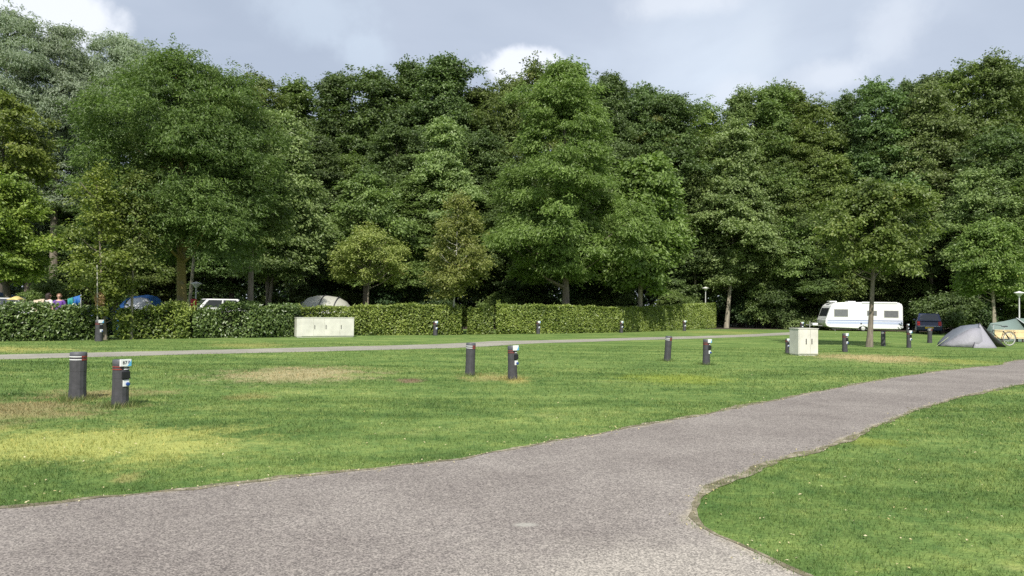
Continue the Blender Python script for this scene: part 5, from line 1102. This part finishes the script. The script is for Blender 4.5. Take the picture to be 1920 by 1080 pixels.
# ------------------------------------------------------------------ bicycle and wooden box
def bicycle():
    g = G(1892.5, 648.5); root = empty('bicycle', (g.x, g.y, 0), R(6), 'dark city bicycle parked behind the open end of the grey tent', 'bicycle'); r_ = 0.34
    BL = plain('bike_frame', (0.03, 0.03, 0.035), 0.3); WB = 1.08
    for x in (0, -WB):
        w = MB().torus((x, 0, r_), r_-0.015, 0.017, 'y', 36, 8).build('wheel', plain('tyre_pale', (0.16, 0.16, 0.15), 0.7), root, smooth=True)
        MB().torus((x, 0, r_), r_-0.042, 0.011, 'y', 36, 6).build('rim', plain('bike_rim', (0.75, 0.75, 0.72), 0.3, metal=0.1), w, smooth=True)
        sp = MB()
        for i in range(14):
            t = 2*math.pi*i/14; sp.tube([(x, 0, r_), (x+(r_-0.05)*math.cos(t), 0, r_+(r_-0.05)*math.sin(t))], 0.0035, 4)
        sp.tube([(x, -0.05, r_), (x, 0.05, r_)], 0.025, 8); sp.build('spokes', M_RIM, w)
        mg = MB(); mg.tube([(x+(r_+0.03)*math.cos(t), 0, r_+(r_+0.03)*math.sin(t)) for t in np.linspace(-0.3, 2.6, 16)], 0.012, 5); mg.build('mudguard', BL, root)
    bb = (-0.45, 0, 0.28); st = (-0.30, 0, 0.72); hd = (-0.86, 0, 0.80); hl = (-0.90, 0, 0.66)
    f = MB(); 
    for a_, b__ in ((bb, st), (bb, hl), (st, (-0.84, 0, 0.74)), (hl, hd), ((0, 0.04, r_), bb), ((0, -0.04, r_), bb), ((0, 0.04, r_), st), ((0, -0.04, r_), st), (hl, (-WB, 0.045, r_)), (hl, (-WB, -0.045, r_))): f.tube([a_, b__], 0.016, 7)
    f.build('frame', BL, root, smooth=True)
    MB().tube([st, (-0.26, 0, 0.92)], 0.013, 7).build('seat_post', M_RIM, root)
    MB().add([(-0.42, -0.03, 0.93), (-0.42, 0.03, 0.93), (-0.13, 0.09, 0.93), (-0.13, -0.09, 0.93), (-0.42, -0.02, 0.97), (-0.42, 0.02, 0.97), (-0.13, 0.07, 0.99), (-0.13, -0.07, 0.99)], [(0,1,2,3),(7,6,5,4),(0,4,5,1),(1,5,6,2),(2,6,7,3),(3,7,4,0)]).build('saddle', BL, root, bevel=0.02)
    MB().tube([hd, (-0.84, 0, 0.98), (-0.80, -0.0, 1.02)], 0.013, 7).build('stem', M_RIM, root)
    MB().tube([(-0.62, -0.28, 1.0), (-0.80, -0.18, 1.03), (-0.80, 0.18, 1.03), (-0.62, 0.28, 1.0)], 0.012, 7).build('handlebar', BL, root, smooth=True)
    rk_ = MB(); rk_.box(-0.2, 0.28, -0.07, 0.07, 0.735, 0.75); rk_.tube([(0.2, 0.06, 0.74), (0, 0.05, r_)], 0.007, 5); rk_.tube([(0.2, -0.06, 0.74), (0, -0.05, r_)], 0.007, 5); rk_.build('luggage_rack', BL, root)
    MB().lathe([(0.09, -0.004), (0.09, 0.004)], 16).build('chainring', BL, root).location = (bb[0], -0.06, bb[2])
    root.children[-1].rotation_euler = (math.pi/2, 0, 0)
    MB().box(0.28, 0.31, -0.03, 0.03, 0.62, 0.68).build('rear_reflector', M_RED, root)
    MB().tube([(-0.38, 0.06, 0.26), (-0.18, 0.22, 0.01)], 0.009, 5).build('kickstand', M_RIM, root)
bicycle()
pb_ = P(1905, 626, 42); M_WOOD = plain('pale_wood', (0.66, 0.53, 0.30), 0.6, var=0.15, scale=3)
bx_ = empty('wooden_bench', (pb_.x, 42, 0), R(3), 'pale yellow wooden bench behind the bicycle at the right edge', 'bench'); zl = P(1905, 633, 42).z; zh = P(1905, 618.5, 42).z
wd = MB()
for i in range(3): z_ = zl+(zh-zl)*i/3; wd.box(-1.25, 1.4, -0.02, 0.02, z_+0.004, z_+(zh-zl)/3-0.004)
wd.build('backrest', M_WOOD, bx_, bevel=0.004)
MB().box(-1.25, 1.4, -0.42, -0.03, zl-0.05, zl-0.015).build('seat', M_WOOD, bx_, bevel=0.006)
for x in (-1.1, 0.1, 1.25):
    MB().box(x-0.03, x+0.03, 0.021, 0.07, -0.05, zh-0.02).build('leg', plain('dark_wood', (0.06, 0.045, 0.03), 0.8), bx_)
    MB().box(x-0.03, x+0.03, -0.40, -0.35, -0.05, zl-0.051).build('leg', plain('dark_wood', (0.06, 0.045, 0.03), 0.8), bx_)

# ------------------------------------------------------------------ scattered pale leaves on lawn and verge
def litter():
    rg = np.random.default_rng(9); n = 5200; Y = 3.8*np.exp(rg.random(n)*2.3); X = rg.uniform(-0.75, 0.75, n)*Y
    d = rg.random(n); keep = rg.random(n) < 0.25
    ip = in_poly(X, Y, near_poly); keep &= ~ip
    X, Y = X[keep], Y[keep]
    e = up[20:]+lo[:-6]; k = rg.integers(0, len(e), 1100); EX = np.array([e[i].x for i in k])+rg.normal(0, 0.10, 1100); EY = np.array([e[i].y for i in k])+rg.normal(0, 0.10, 1100); s_ = EY < 22
    X = np.concatenate([X, EX[s_]]); Y = np.concatenate([Y, EY[s_]]); n = len(X)
    C = np.stack([X, Y, rg.uniform(0.012, 0.04, n)], 1); C[-int(s_.sum()):, 2] = 0.012
    sz = rg.uniform(0.012, 0.032, n)
    V, F = leaf_mesh(C, unit(rg.normal(0, 0.3, (n, 3))+np.array([0, 0, 1.0])), unit(rg.normal(0, 1, (n, 3))*np.array([1, 1, 0.1])), sz, sz*0.6)
    tag(mesh_np('fallen_leaves', V, F, LEAF['litter'], None, rg.random(n)), 'small dry fallen leaves scattered on the lawn and path edge', 'leaves', kind='stuff')
litter()
print('objects', len(bpy.data.objects))
